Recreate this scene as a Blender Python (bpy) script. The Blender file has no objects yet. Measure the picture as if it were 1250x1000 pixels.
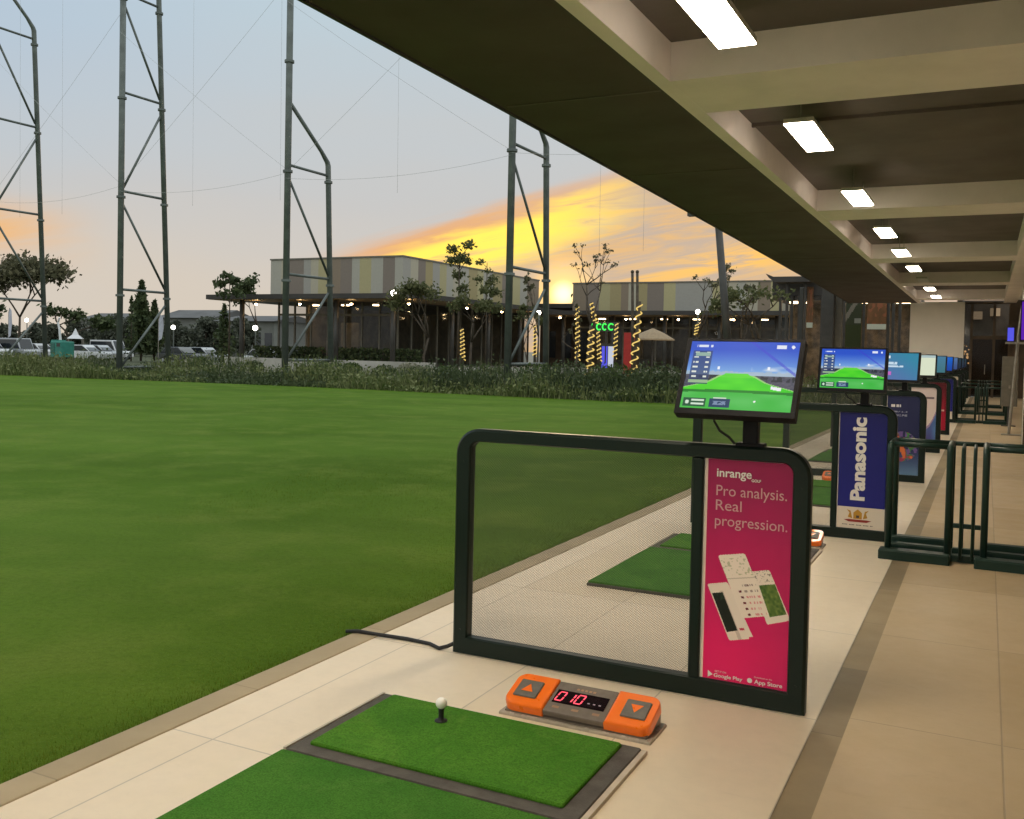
import bpy, math, random
import numpy as np
from mathutils import Vector, Matrix, Euler

PI = math.pi
R = math.radians
SC = bpy.context.scene
COL = SC.collection
rnd = random.Random(7)


def lin(r, g, b):
    f = lambda c: (c / 255 / 12.92) if c / 255 <= 0.04045 else ((c / 255 + 0.055) / 1.055) ** 2.4
    return (f(r), f(g), f(b), 1.0)


# ------------------------------------------------------------------ camera
FPX, CX, CY = 1165.557, 625.0, 460.0
V1 = Vector(((1205 - CX) / FPX, (441 - CY) / FPX, 1)).normalized()
V2 = -Vector(((-1720 - CX) / FPX, (377 - CY) / FPX, 1)).normalized()
UP = V2.cross(V1)
if UP.y > 0:
    UP = -UP
V2 = V1.cross(UP).normalized() if V1.cross(UP).x > 0 else UP.cross(V1).normalized()
M3 = Matrix((V2, V1, UP))                       # rows: world axes in camera axes
EYE = Vector((0, 0, 1.5))
cam_d = bpy.data.cameras.new("camera")
cam = bpy.data.objects.new("camera", cam_d)
COL.objects.link(cam)
cx_, cy_, cz_ = M3.col[0], -M3.col[1], -M3.col[2]
cam.matrix_world = Matrix(((cx_[0], cy_[0], cz_[0], EYE[0]), (cx_[1], cy_[1], cz_[1], EYE[1]),
                           (cx_[2], cy_[2], cz_[2], EYE[2]), (0, 0, 0, 1)))
cam_d.sensor_width = 36
cam_d.lens = 36 * FPX / 1250
cam_d.shift_y = -0.032
cam_d.clip_start = 0.05
cam_d.clip_end = 3000
SC.camera = cam


def at(px, py, Y):
    """point at world depth Y seen at that place of the 1250x1000 photograph (used to survey far things)"""
    r = M3 @ Vector(((px - CX) / FPX, (py - CY) / FPX, 1))
    return EYE + r * (Y / r.y)


# ------------------------------------------------------------------ view
SC.view_settings.view_transform = 'Standard'
SC.view_settings.look = 'None'
SC.view_settings.exposure = 0
SC.view_settings.gamma = 1
SC.render.engine = 'CYCLES'
SC.cycles.max_bounces = 8
SC.cycles.diffuse_bounces = 4
SC.cycles.transparent_max_bounces = 24
SC.cycles.caustics_reflective = False
SC.cycles.caustics_refractive = False

SUN_AZ, SUN_EL = -23.45, 3.45                     # degrees clockwise from +Y, above the horizon

# ------------------------------------------------------------------ world: dusk sky with a lit cloud bank
W = bpy.data.worlds.new("World")
SC.world = W
W.use_nodes = True
nt = W.node_tree
nt.nodes.clear()


class NG:
    def __init__(s, nt):
        s.nt = nt

    def node(s, t, **kw):
        n = s.nt.nodes.new(t)
        for k, v in kw.items():
            setattr(n, k, v)
        return n

    def link(s, a, b):
        s.nt.links.new(a, b)

    def math(s, op, a, b=None, c=None, clamp=False):
        n = s.node('ShaderNodeMath', operation=op, use_clamp=clamp)
        for i, v in enumerate((a, b, c)):
            if v is None:
                continue
            if isinstance(v, (int, float)):
                n.inputs[i].default_value = v
            else:
                s.link(v, n.inputs[i])
        return n.outputs[0]

    def sstep(s, v, lo, hi, a=0.0, b=1.0):
        n = s.node('ShaderNodeMapRange', interpolation_type='SMOOTHSTEP')
        s.link(v, n.inputs[0])
        for i, x in enumerate((lo, hi, a, b)):
            n.inputs[i + 1].default_value = x
        return n.outputs[0]

    def mix(s, fac, a, b, blend='MIX'):
        n = s.node('ShaderNodeMix', data_type='RGBA', blend_type=blend)
        for sock, v in ((n.inputs[0], fac), (n.inputs[6], a), (n.inputs[7], b)):
            if isinstance(v, (int, float)):
                sock.default_value = v
            elif isinstance(v, tuple):
                sock.default_value = v
            else:
                s.link(v, sock)
        return n.outputs[2]

    def noise(s, vec, scale, detail=4, rough=0.55, dist=0.0):
        n = s.node('ShaderNodeTexNoise')
        n.inputs['Scale'].default_value = scale
        n.inputs['Detail'].default_value = detail
        n.inputs['Roughness'].default_value = rough
        n.inputs['Distortion'].default_value = dist
        if vec is not None:
            s.link(vec, n.inputs['Vector'])
        return n.outputs['Fac']

    def comb(s, x, y, z=0.0):
        n = s.node('ShaderNodeCombineXYZ')
        for i, v in enumerate((x, y, z)):
            if isinstance(v, (int, float)):
                n.inputs[i].default_value = v
            else:
                s.link(v, n.inputs[i])
        return n.outputs[0]

    def ramp(s, fac, stops, interp='LINEAR'):
        n = s.node('ShaderNodeValToRGB')
        cr = n.color_ramp
        cr.interpolation = interp
        while len(cr.elements) < len(stops):
            cr.elements.new(0.5)
        for e, (p, c) in zip(cr.elements, stops):
            e.position = p
            e.color = c
        s.link(fac, n.inputs[0])
        return n.outputs[0]


g = NG(nt)
tc = g.node('ShaderNodeTexCoord')
sep = g.node('ShaderNodeSeparateXYZ')
g.link(tc.outputs['Generated'], sep.inputs[0])
el = g.math('MULTIPLY', g.math('ARCSINE', sep.outputs[2]), 180 / PI)
az = g.math('MULTIPLY', g.math('ARCTAN2', sep.outputs[0], sep.outputs[1]), 180 / PI)
soft = g.noise(g.comb(g.math('MULTIPLY', az, 0.05), g.math('MULTIPLY', el, 0.16), 3.0), 1.0, 3)
elw = g.math('ADD', el, g.math('MULTIPLY', g.math('SUBTRACT', soft, 0.5), 7.0))
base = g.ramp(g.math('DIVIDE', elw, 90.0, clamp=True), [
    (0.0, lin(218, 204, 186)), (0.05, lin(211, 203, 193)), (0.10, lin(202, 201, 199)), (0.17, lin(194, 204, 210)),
    (0.24, lin(188, 209, 220)), (0.30, lin(188, 211, 226)), (0.46, (1.35, 1.45, 1.45, 1)), (1.0, (1.7, 1.75, 1.70, 1))])  # top stops raised above the visible sky to light lawn and buildings
leftblue = g.math('MULTIPLY', g.sstep(az, -36, -58), g.sstep(el, 6, 18))
base = g.mix(g.math('MULTIPLY', leftblue, 0.55), base, lin(174, 196, 218))
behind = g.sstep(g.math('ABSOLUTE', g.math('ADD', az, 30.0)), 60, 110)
base = g.mix(g.math('MULTIPLY', behind, 0.8), base, (1.0, 1.05, 1.05, 1))  # unseen sky behind the view, brightened beyond dusk to light the exterior
# cloud bank rising to the right of the view
edge = g.math('ADD', g.math('MULTIPLY', g.math('ADD', az, 36.0), 0.33), 5.2)
s_ = g.math('SUBTRACT', edge, el)
wv = g.comb(g.math('MULTIPLY', az, 0.085), g.math('MULTIPLY', g.math('SUBTRACT', el, g.math('MULTIPLY', az, 0.22)), 0.55), 1.7)
n1 = g.noise(wv, 1.0, 6, 0.6, 0.6)
wv2 = g.comb(g.math('MULTIPLY', az, 0.14), g.math('MULTIPLY', g.math('SUBTRACT', el, g.math('MULTIPLY', az, 0.16)), 1.15), 5.1)
n2 = g.noise(wv2, 1.0, 7, 0.62, 0.9)
sj = g.math('ADD', s_, g.math('MULTIPLY', g.math('SUBTRACT', n1, 0.5), 2.6))
azin = g.math('MULTIPLY', g.sstep(az, -40.5, -33.5), g.sstep(az, 30, 5))
body = g.math('MULTIPLY', g.sstep(sj, -0.9, 1.0), azin)
col = g.mix(g.math('MULTIPLY', body, 0.8), base, lin(205, 178, 152))
halo = g.math('MULTIPLY', g.math('MULTIPLY', g.sstep(sj, -1.3, 0.1), g.sstep(sj, 2.6, 0.5)), azin)
halo = g.math('MULTIPLY', halo, g.sstep(az, -14, -30))
col = g.mix(g.math('MULTIPLY', halo, 0.65), col, lin(250, 172, 84))
strk = g.math('MULTIPLY', g.sstep(n2, 0.44, 0.66), g.math('MULTIPLY', body, g.sstep(az, 2, -12)))
strk = g.math('MULTIPLY', strk, g.sstep(sj, 11.0, 4.0, 0.45, 1.0))
col = g.mix(g.math('MULTIPLY', strk, 0.6), col, lin(252, 196, 112))
corez = g.math('MULTIPLY', g.sstep(sj, -0.1, 0.9), g.sstep(sj, 3.9, 1.9))
core = g.math('MULTIPLY', g.math('MULTIPLY', corez, g.sstep(n2, 0.25, 0.50)), g.math('MULTIPLY', g.sstep(az, -38.5, -35.5), g.sstep(az, -17.0, -25.5)))
col = g.mix(g.math('MULTIPLY', core, 0.95), col, (1.4, 0.98, 0.14, 1))
# low yellow streaks above the right-hand roofs and an orange patch at far left
lowb = g.math('MULTIPLY', g.sstep(g.math('ABSOLUTE', g.math('SUBTRACT', el, g.math('ADD', 5.4, g.math('MULTIPLY', g.math('ADD', az, 14), 0.16)))), 1.5, 0.1),
              g.math('MULTIPLY', g.sstep(az, -24, -15), g.sstep(az, 10, -4)))
col = g.mix(g.math('MULTIPLY', g.math('MULTIPLY', lowb, g.sstep(n2, 0.34, 0.54)), 0.9), col, (1.1, 0.62, 0.14, 1))
lft = g.math('MULTIPLY', g.sstep(g.math('ABSOLUTE', g.math('SUBTRACT', el, 5.6)), 2.6, 0.2), g.sstep(az, -48.5, -57))
col = g.mix(g.math('MULTIPLY', lft, g.sstep(n1, 0.25, 0.6, 0.25, 0.95)), col, lin(250, 186, 104))
# the sun's own glow behind the thin cloud
sd = Vector((math.sin(R(SUN_AZ)) * math.cos(R(SUN_EL)), math.cos(R(SUN_AZ)) * math.cos(R(SUN_EL)), math.sin(R(SUN_EL))))
dp = g.node('ShaderNodeVectorMath', operation='DOT_PRODUCT')
g.link(tc.outputs['Generated'], dp.inputs[0])
dp.inputs[1].default_value = sd
ang = g.math('MULTIPLY', g.math('ARCCOSINE', g.math('MINIMUM', dp.outputs['Value'], 1.0)), 180 / PI)
glow = g.math('MULTIPLY', g.sstep(ang, 3.0, 0.2), 0.8)
col = g.mix(g.math('MULTIPLY', glow, 0.95), col, (1.7, 1.05, 0.30, 1))
disc = g.sstep(ang, 1.0, 0.1)
col = g.mix(disc, col, (2.2, 1.75, 0.9, 1))
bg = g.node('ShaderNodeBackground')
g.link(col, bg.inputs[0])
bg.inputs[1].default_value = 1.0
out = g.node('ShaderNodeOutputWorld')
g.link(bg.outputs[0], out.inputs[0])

# weak sun, low and veiled by cloud
sl = bpy.data.lights.new("sun", 'SUN')
sl.energy = 0.25
sl.angle = R(10)
sl.color = (1.0, 0.72, 0.42)
so = bpy.data.objects.new("sun", sl)
COL.objects.link(so)
so.rotation_euler = sd.to_track_quat('Z', 'Y').to_euler()
so.location = (0, 0, 40)


# ------------------------------------------------------------------ materials
def new_mat(name):
    m = bpy.data.materials.new(name)
    m.use_nodes = True
    m.node_tree.nodes.clear()
    G = NG(m.node_tree)
    o = G.node('ShaderNodeOutputMaterial')
    return m, G, o


def surf(name, c, rough=0.6, metal=0.0, var=0.12, scale=8.0, bump=0.0, bscale=60.0, c2=None, spec=0.5, coord='Object', coat=0.0):
    m, G, o = new_mat(name)
    p = G.node('ShaderNodeBsdfPrincipled')
    t = G.node('ShaderNodeTexCoord')
    v = t.outputs[coord]
    n = G.noise(v, scale, 5, 0.6)
    c = tuple(c[:3]) + (1,)
    if c2 is None:
        a = tuple(x * (1 - var) for x in c[:3]) + (1,)
        b = tuple(min(1, x * (1 + var)) for x in c[:3]) + (1,)
    else:
        a, b = c, tuple(c2[:3]) + (1,)
    cc = G.mix(G.sstep(n, 0.3, 0.7), a, b)
    G.link(cc, p.inputs['Base Color'])
    rr = G.sstep(G.noise(v, scale * 1.7, 4), 0.25, 0.75, max(0.02, rough - 0.06), min(1, rough + 0.08))
    G.link(rr, p.inputs['Roughness'])
    p.inputs['Metallic'].default_value = metal
    p.inputs['Specular IOR Level'].default_value = spec
    p.inputs['Coat Weight'].default_value = coat
    if bump > 0:
        bn = G.node('ShaderNodeBump')
        bn.inputs['Strength'].default_value = bump
        bn.inputs['Distance'].default_value = 0.01
        G.link(G.noise(v, bscale, 4, 0.7), bn.inputs['Height'])
        G.link(bn.outputs[0], p.inputs['Normal'])
    G.link(p.outputs[0], o.inputs[0])
    return m


def emit(name, c, strength):
    m, G, o = new_mat(name)
    e = G.node('ShaderNodeEmission')
    e.inputs[0].default_value = tuple(c[:3]) + (1,)
    e.inputs[1].default_value = strength
    G.link(e.outputs[0], o.inputs[0])
    return m


def printed(name, rough=0.45):
    m, G, o = new_mat(name)
    p = G.node('ShaderNodeBsdfPrincipled')
    a = G.node('ShaderNodeAttribute', attribute_name='Col')
    t = G.node('ShaderNodeTexCoord')
    n = G.noise(t.outputs['Object'], 9, 4)
    c = G.mix(0.10, a.outputs['Color'], G.mix(n, (0.0, 0, 0, 1), (1, 1, 1, 1)), 'OVERLAY')
    G.link(c, p.inputs['Base Color'])
    p.inputs['Roughness'].default_value = rough
    p.inputs['Specular IOR Level'].default_value = 0.35
    G.link(p.outputs[0], o.inputs[0])
    return m


def screen_mat(name, s=1.0):
    m, G, o = new_mat(name)
    p = G.node('ShaderNodeBsdfPrincipled')
    a = G.node('ShaderNodeAttribute', attribute_name='Col')
    p.inputs['Base Color'].default_value = (0.003, 0.003, 0.004, 1)
    p.inputs['Roughness'].default_value = 0.35
    p.inputs['Specular IOR Level'].default_value = 0.08
    G.link(a.outputs['Color'], p.inputs['Emission Color'])
    p.inputs['Emission Strength'].default_value = s
    G.link(p.outputs[0], o.inputs[0])
    return m


def tile_mat(name, c, c2, w, l, ox, oy, joint, rough, var=0.5, dirt=0.0):
    """floor tile laid on a w x l grid in world metres, each tile a little different"""
    m, G, o = new_mat(name)
    p = G.node('ShaderNodeBsdfPrincipled')
    geo = G.node('ShaderNodeNewGeometry')
    sp = G.node('ShaderNodeSeparateXYZ')
    G.link(geo.outputs['Position'], sp.inputs[0])
    ux = G.math('DIVIDE', G.math('SUBTRACT', sp.outputs[0], ox), w)
    uy = G.math('DIVIDE', G.math('SUBTRACT', sp.outputs[1], oy), l)

    def dist(u, s):
        f = G.math('FRACT', u)
        d = G.math('MINIMUM', f, G.math('SUBTRACT', 1.0, f))
        return G.math('MULTIPLY', d, s)
    d = G.math('MINIMUM', dist(ux, w), dist(uy, l))
    jm = G.sstep(d, 0.0050, 0.0016)
    wn = G.node('ShaderNodeTexWhiteNoise', noise_dimensions='2D')
    G.link(G.comb(G.math('FLOOR', ux), G.math('FLOOR', uy)), wn.inputs['Vector'])
    pos = geo.outputs['Position']
    n = G.noise(pos, 1.3, 5, 0.6)
    n3 = G.noise(pos, 14, 5, 0.65)
    f = G.math('ADD', G.math('MULTIPLY', wn.outputs['Value'], var), G.math('MULTIPLY', n, 1 - var))
    cc = G.mix(G.sstep(f, 0.2, 0.8), c, c2)
    cc = G.mix(G.sstep(n3, 0.35, 0.75, 0.0, 0.12), cc, tuple(x * 0.6 for x in c[:3]) + (1,))
    st = G.noise(pos, 0.55, 6, 0.7)
    cc = G.mix(G.sstep(st, 0.50, 0.72, 0.0, 0.26 + dirt), cc, tuple(x * 0.62 for x in c[:3]) + (1,))
    sc_ = G.noise(G.comb(G.math('MULTIPLY', sp.outputs[0], 2.2), G.math('MULTIPLY', sp.outputs[1], 9.0), 4.0), 1.0, 6, 0.7, 1.2)
    cc = G.mix(G.sstep(sc_, 0.60, 0.74, 0.0, 0.16), cc, tuple(x * 0.5 for x in c[:3]) + (1,))
    cc = G.mix(G.math('MULTIPLY', jm, joint), cc, tuple(x * 0.35 for x in c[:3]) + (1,))
    G.link(cc, p.inputs['Base Color'])
    G.link(G.sstep(G.noise(pos, 3.1, 5, 0.7), 0.2, 0.8, rough - 0.08, rough + 0.12), p.inputs['Roughness'])
    p.inputs['Specular IOR Level'].default_value = 0.4
    bn = G.node('ShaderNodeBump')
    bn.inputs['Strength'].default_value = 0.25
    bn.inputs['Distance'].default_value = 0.003
    h = G.math('SUBTRACT', G.math('MULTIPLY', G.noise(pos, 45, 3), 0.25), jm)
    G.link(h, bn.inputs['Height'])
    G.link(bn.outputs[0], p.inputs['Normal'])
    G.link(p.outputs[0], o.inputs[0])
    return m


def lawn_mat():
    m, G, o = new_mat('lawn grass')
    p = G.node('ShaderNodeBsdfPrincipled')
    geo = G.node('ShaderNodeNewGeometry')
    pos = geo.outputs['Position']
    big = G.noise(pos, 0.16, 5, 0.62)
    mid = G.noise(pos, 1.1, 5, 0.65)
    fine = G.noise(pos, 26, 4, 0.7)
    vf = G.noise(pos, 140, 2, 0.6)
    c = G.mix(G.sstep(big, 0.35, 0.66), LAWN_A, LAWN_B)
    sp = G.node('ShaderNodeSeparateXYZ')
    G.link(pos, sp.inputs[0])
    bx = G.math('ADD', G.math('MULTIPLY', sp.outputs[0], 0.10), G.math('MULTIPLY', sp.outputs[1], 0.05))
    by = G.math('SUBTRACT', G.math('MULTIPLY', sp.outputs[1], 0.55), G.math('MULTIPLY', sp.outputs[0], 0.22))
    band = G.noise(G.comb(bx, by, 0.0), 1.0, 5, 0.6, 0.5)
    c = G.mix(G.sstep(band, 0.36, 0.70, 0.0, 0.36), c, tuple(x * 0.60 for x in LAWN_A[:3]) + (1,))
    c = G.mix(G.sstep(mid, 0.45, 0.72, 0.0, 0.5), c, LAWN_C)
    c = G.mix(G.sstep(fine, 0.40, 0.74, 0.0, 0.34), c, tuple(x * 0.45 for x in LAWN_A[:3]) + (1,))
    c = G.mix(G.sstep(vf, 0.5, 0.8, 0.0, 0.40), c, tuple(min(1, x * 1.5) for x in LAWN_C[:3]) + (1,))
    G.link(c, p.inputs['Base Color'])
    p.inputs['Roughness'].default_value = 0.75
    p.inputs['Specular IOR Level'].default_value = 0.04
    p.inputs['Sheen Weight'].default_value = 0.0
    p.inputs['Sheen Roughness'].default_value = 0.6
    p.inputs['Sheen Tint'].default_value = (0.55, 0.75, 0.25, 1)
    bn = G.node('ShaderNodeBump')
    bn.inputs['Strength'].default_value = 0.8
    bn.inputs['Distance'].default_value = 0.03
    h = G.math('ADD', G.math('MULTIPLY', mid, 0.7), G.math('ADD', G.math('MULTIPLY', fine, 0.5), G.math('MULTIPLY', vf, 0.35)))
    G.link(h, bn.inputs['Height'])
    G.link(bn.outputs[0], p.inputs['Normal'])
    G.link(p.outputs[0], o.inputs[0])
    return m


def turf_mat(name, a, b):
    m, G, o = new_mat(name)
    p = G.node('ShaderNodeBsdfPrincipled')
    t = G.node('ShaderNodeTexCoord')
    v = t.outputs['Object']
    n1 = G.noise(v, 3.5, 5, 0.6)
    n2 = G.noise(v, 160, 3, 0.7)
    c = G.mix(G.sstep(n1, 0.3, 0.7), a, b)
    c = G.mix(G.sstep(n2, 0.40, 0.70, 0.0, 0.65), c, tuple(x * 0.35 for x in a[:3]) + (1,))
    c = G.mix(G.sstep(G.noise(v, 38, 4, 0.7), 0.48, 0.70, 0.0, 0.35), c, tuple(x * 0.5 for x in a[:3]) + (1,))
    c = G.mix(G.sstep(G.noise(v, 5.5, 6, 0.75, 0.8), 0.50, 0.72, 0.0, 0.30), c, (b[0] * 1.7, b[1] * 1.12, b[2] * 1.8, 1))
    c = G.mix(G.sstep(G.noise(v, 1.6, 4, 0.7), 0.55, 0.72, 0, 0.35), c, (b[0] * 1.5, b[1] * 1.15, b[2], 1))
    G.link(c, p.inputs['Base Color'])
    p.inputs['Roughness'].default_value = 0.85
    p.inputs['Specular IOR Level'].default_value = 0.12
    bn = G.node('ShaderNodeBump')
    bn.inputs['Strength'].default_value = 0.9
    bn.inputs['Distance'].default_value = 0.006
    G.link(n2, bn.inputs['Height'])
    G.link(bn.outputs[0], p.inputs['Normal'])
    G.link(p.outputs[0], o.inputs[0])
    return m


def mesh_mat():
    """expanded metal sheet: small diamond holes"""
    m, G, o = new_mat('expanded mesh')
    t = G.node('ShaderNodeTexCoord')
    sp = G.node('ShaderNodeSeparateXYZ')
    G.link(t.outputs['Object'], sp.inputs[0])
    P = 0.0125
    a = G.math('ADD', G.math('DIVIDE', sp.outputs[0], P), G.math('DIVIDE', sp.outputs[2], P * 0.62))
    b = G.math('SUBTRACT', G.math('DIVIDE', sp.outputs[0], P), G.math('DIVIDE', sp.outputs[2], P * 0.62))

    def d(u):
        f = G.math('FRACT', u)
        return G.math('MINIMUM', f, G.math('SUBTRACT', 1.0, f))
    dd = G.math('MINIMUM', d(a), d(b))
    hole = G.math('GREATER_THAN', dd, 0.098)
    p = G.node('ShaderNodeBsdfPrincipled')
    p.inputs['Base Color'].default_value = (0.036, 0.040, 0.036, 1)
    p.inputs['Roughness'].default_value = 0.45
    tr = G.node('ShaderNodeBsdfTransparent')
    mx = G.node('ShaderNodeMixShader')
    G.link(hole, mx.inputs[0])
    G.link(p.outputs[0], mx.inputs[1])
    G.link(tr.outputs[0], mx.inputs[2])
    G.link(mx.outputs[0], o.inputs[0])
    return m


def leaf_mat(name, a, b, trans=0.25, spec=0.2):
    m, G, o = new_mat(name)
    geo = G.node('ShaderNodeNewGeometry')
    n = G.noise(geo.outputs['Position'], 0.9, 3)
    r = geo.outputs['Random Per Island']
    f = G.math('ADD', G.math('MULTIPLY', n, 0.5), G.math('MULTIPLY', r, 0.5))
    c = G.mix(G.sstep(f, 0.25, 0.75), a, b)
    p = G.node('ShaderNodeBsdfPrincipled')
    G.link(c, p.inputs['Base Color'])
    p.inputs['Roughness'].default_value = 0.6
    p.inputs['Specular IOR Level'].default_value = spec
    tr = G.node('ShaderNodeBsdfTranslucent')
    G.link(c, tr.inputs[0])
    mx = G.node('ShaderNodeMixShader')
    mx.inputs[0].default_value = trans
    G.link(p.outputs[0], mx.inputs[1])
    G.link(tr.outputs[0], mx.inputs[2])
    G.link(mx.outputs[0], o.inputs[0])
    return m


def glass_mat(name, tint=(0.02, 0.03, 0.03), alpha=0.55):
    m, G, o = new_mat(name)
    p = G.node('ShaderNodeBsdfPrincipled')
    p.inputs['Base Color'].default_value = tint + (1,)
    p.inputs['Roughness'].default_value = 0.06
    p.inputs['Specular IOR Level'].default_value = 0.5
    tr = G.node('ShaderNodeBsdfTransparent')
    mx = G.node('ShaderNodeMixShader')
    mx.inputs[0].default_value = alpha
    G.link(tr.outputs[0], mx.inputs[1])
    G.link(p.outputs[0], mx.inputs[2])
    G.link(mx.outputs[0], o.inputs[0])
    return m


LAWN_A = (0.064, 0.136, 0.005, 1)
LAWN_B = (0.104, 0.190, 0.018, 1)
LAWN_C = (0.165, 0.225, 0.036, 1)
MT = {}
MT['lawn'] = lawn_mat()
MT['tile'] = tile_mat('cream floor tile', lin(232, 218, 194), lin(222, 206, 178), 0.667, 1.36, -1.92, 2.72, 0.55, 0.42)
MT['walk'] = tile_mat('tan walkway tile', lin(191, 170, 136), lin(177, 155, 119), 1.36, 1.36, 0.10, 4.17, 0.5, 0.5, dirt=0.08)
MT['drain'] = tile_mat('mottled stone drain cover', lin(160, 142, 110), lin(126, 112, 88), 5.0, 0.9, -2.0, 0.35, 0.5, 0.6, 0.28, 0.30)
MT['curb'] = tile_mat('concrete kerb', lin(176, 160, 130), lin(150, 136, 108), 5.0, 1.0, -4.6, 0.2, 0.4, 0.75, 0.3, 0.25)
MT['soil'] = surf('dark bed soil', (0.045, 0.055, 0.018), 0.95, var=0.4, scale=1.2, coord='Object')
MT['ground'] = surf('distant paved ground', (0.16, 0.16, 0.13), 0.9, var=0.3, scale=0.15)
MT['soffit'] = surf('dark soffit board', (0.072, 0.054, 0.048), 0.75, var=0.12, scale=0.6)
MT['coffer'] = surf('dark coffer ceiling', (0.125, 0.103, 0.092), 0.8, var=0.15, scale=0.8)
MT['beam'] = surf('beige painted beam', (0.88, 0.81, 0.78), 0.7, var=0.05, scale=1.4)
MT['wall'] = surf('beige painted wall', lin(250, 244, 234), 0.75, var=0.03, scale=1.0)
MT['lamp'] = emit('warm lamp panel', (1.0, 0.86, 0.67), 53.0)
MT['lampbody'] = surf('lamp housing', (0.5, 0.48, 0.42), 0.5)
MT['frame'] = surf('dark green gloss steel', (0.009, 0.018, 0.014), 0.34, var=0.05, scale=1.5, spec=0.22)
MT['gate'] = surf('dark green painted rail', (0.014, 0.036, 0.027), 0.40, var=0.06, scale=1.5, spec=0.25)
MT['black'] = surf('black plastic', (0.008, 0.008, 0.010), 0.5, var=0.2, scale=5, spec=0.15)
MT['rubber'] = surf('black rubber', (0.01, 0.01, 0.01), 0.6, var=0.2, scale=30)
MT['matedge'] = surf('grey rubber mat border', (0.085, 0.075, 0.062), 0.8, var=0.25, scale=9, bump=0.3, bscale=150)
MT['mattrim'] = surf('pale mat trim', (0.50, 0.43, 0.33), 0.6, var=0.1)
MT['turf'] = turf_mat('hitting mat turf', (0.058, 0.205, 0.014, 1), (0.092, 0.265, 0.022, 1))
MT['turf2'] = turf_mat('stance mat turf', (0.050, 0.185, 0.018, 1), (0.078, 0.235, 0.026, 1))
MT['ball'] = surf('white ball', (0.90, 0.88, 0.82), 0.3, var=0.02)
MT['orange'] = surf('orange gloss plastic', lin(255, 118, 14), 0.32, var=0.05, scale=12, coat=0.3)
MT['greyplate'] = surf('brown grey plate', (0.16, 0.13, 0.10), 0.45, var=0.12, scale=25)
MT['button'] = surf('grey button', (0.13, 0.12, 0.10), 0.5, var=0.12, scale=25)
MT['clearbase'] = surf('pale plastic base', (0.42, 0.37, 0.29), 0.25, var=0.08)
MT['display'] = surf('black display window', (0.012, 0.006, 0.008), 0.12, var=0.1)
MT['markink'] = surf('faded orange ink', (0.36, 0.20, 0.11), 0.5)
MT['led'] = emit('red led', (1.0, 0.10, 0.14), 1.6)
MT['leddim'] = emit('dim white led', (0.6, 0.45, 0.45), 0.6)
MT['print'] = printed('printed sheet')
MT['screen'] = screen_mat('lit screen', 1.0)
MT['white'] = surf('white lettering', (0.80, 0.76, 0.72), 0.5, var=0.03)
MT['pinkwhite'] = surf('pale pink lettering', (0.62, 0.34, 0.36), 0.5, var=0.03)
MT['mesh'] = mesh_mat()
MT['mast'] = surf('galvanised mast steel', (0.125, 0.145, 0.135), 0.5, metal=0.2, var=0.2, scale=2)
MT['cable'] = surf('thin wire', (0.45, 0.46, 0.46), 0.6)
MT['leafA'] = leaf_mat('dark leaf', (0.044, 0.066, 0.028, 1), (0.098, 0.125, 0.054, 1))
MT['leafD'] = leaf_mat('far hazy leaf', (0.060, 0.072, 0.050, 1), (0.12, 0.13, 0.095, 1))  # distance haze mixed into the colour: paler and greyer than near leaves
MT['leafE'] = leaf_mat('thin olive leaf', (0.075, 0.092, 0.034, 1), (0.17, 0.175, 0.08, 1), 0.45)
MT['leafB'] = leaf_mat('mid leaf', (0.045, 0.085, 0.022, 1), (0.11, 0.15, 0.045, 1))
MT['leafC'] = leaf_mat('olive leaf', (0.075, 0.078, 0.042, 1), (0.16, 0.15, 0.085, 1))
MT['bedgrass'] = leaf_mat('bed grass', (0.078, 0.112, 0.030, 1), (0.21, 0.23, 0.095, 1), 0.2)
MT['bedpale'] = leaf_mat('pale plume', (0.20, 0.21, 0.13, 1), (0.42, 0.40, 0.30, 1), 0.2)
MT['bark'] = surf('bark', (0.075, 0.058, 0.040), 0.9, var=0.35, scale=6, bump=0.4, bscale=25)
MT['fairy'] = emit('warm string bulbs', (1.0, 0.70, 0.20), 0.95)
MT['spot'] = emit('white spot lamp', (1.0, 0.93, 0.80), 14.0)
MT['darkroof'] = surf('dark roof metal', (0.040, 0.036, 0.032), 0.6, var=0.2, scale=0.7)
MT['column'] = surf('dark steel column', (0.045, 0.042, 0.036), 0.5, var=0.2, scale=3)
MT['greycol'] = surf('grey column', (0.16, 0.15, 0.12), 0.6, var=0.15, scale=3)
MT['glassdark'] = glass_mat('dark glazing', (0.015, 0.018, 0.016), 0.72)
MT['glassdoor'] = glass_mat('door glazing', (0.03, 0.02, 0.012), 0.75)
MT['glassdoor'].node_tree.nodes['Principled BSDF'].inputs['Specular IOR Level'].default_value = 0.12
MT['glassmid'] = glass_mat('clubhouse glazing', (0.03, 0.035, 0.03), 0.42)
MT['glassclear'] = glass_mat('thin glazing', (0.03, 0.04, 0.04), 0.30)
MT['brownwall'] = surf('brown interior wall', (0.085, 0.060, 0.038), 0.7, var=0.3, scale=1.5)
MT['clubwall'] = surf('club interior wall', (0.30, 0.24, 0.16), 0.8, var=0.4, scale=0.8)
MT['lowwall'] = surf('pale low wall', (0.45, 0.43, 0.38), 0.8, var=0.15, scale=0.7)
MT['metal'] = surf('brushed grey metal', (0.30, 0.28, 0.24), 0.4, metal=0.5, var=0.15)
MT['red'] = surf('red sheet', (0.40, 0.02, 0.015), 0.5)
MT['carw'] = surf('white car paint', (0.62, 0.64, 0.66), 0.3, var=0.03, coat=0.5)
MT['cars'] = surf('silver car paint', (0.34, 0.36, 0.38), 0.3, metal=0.4, var=0.04, coat=0.5)
MT['card'] = surf('dark car paint', (0.03, 0.035, 0.04), 0.25, var=0.05, coat=0.5)
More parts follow.
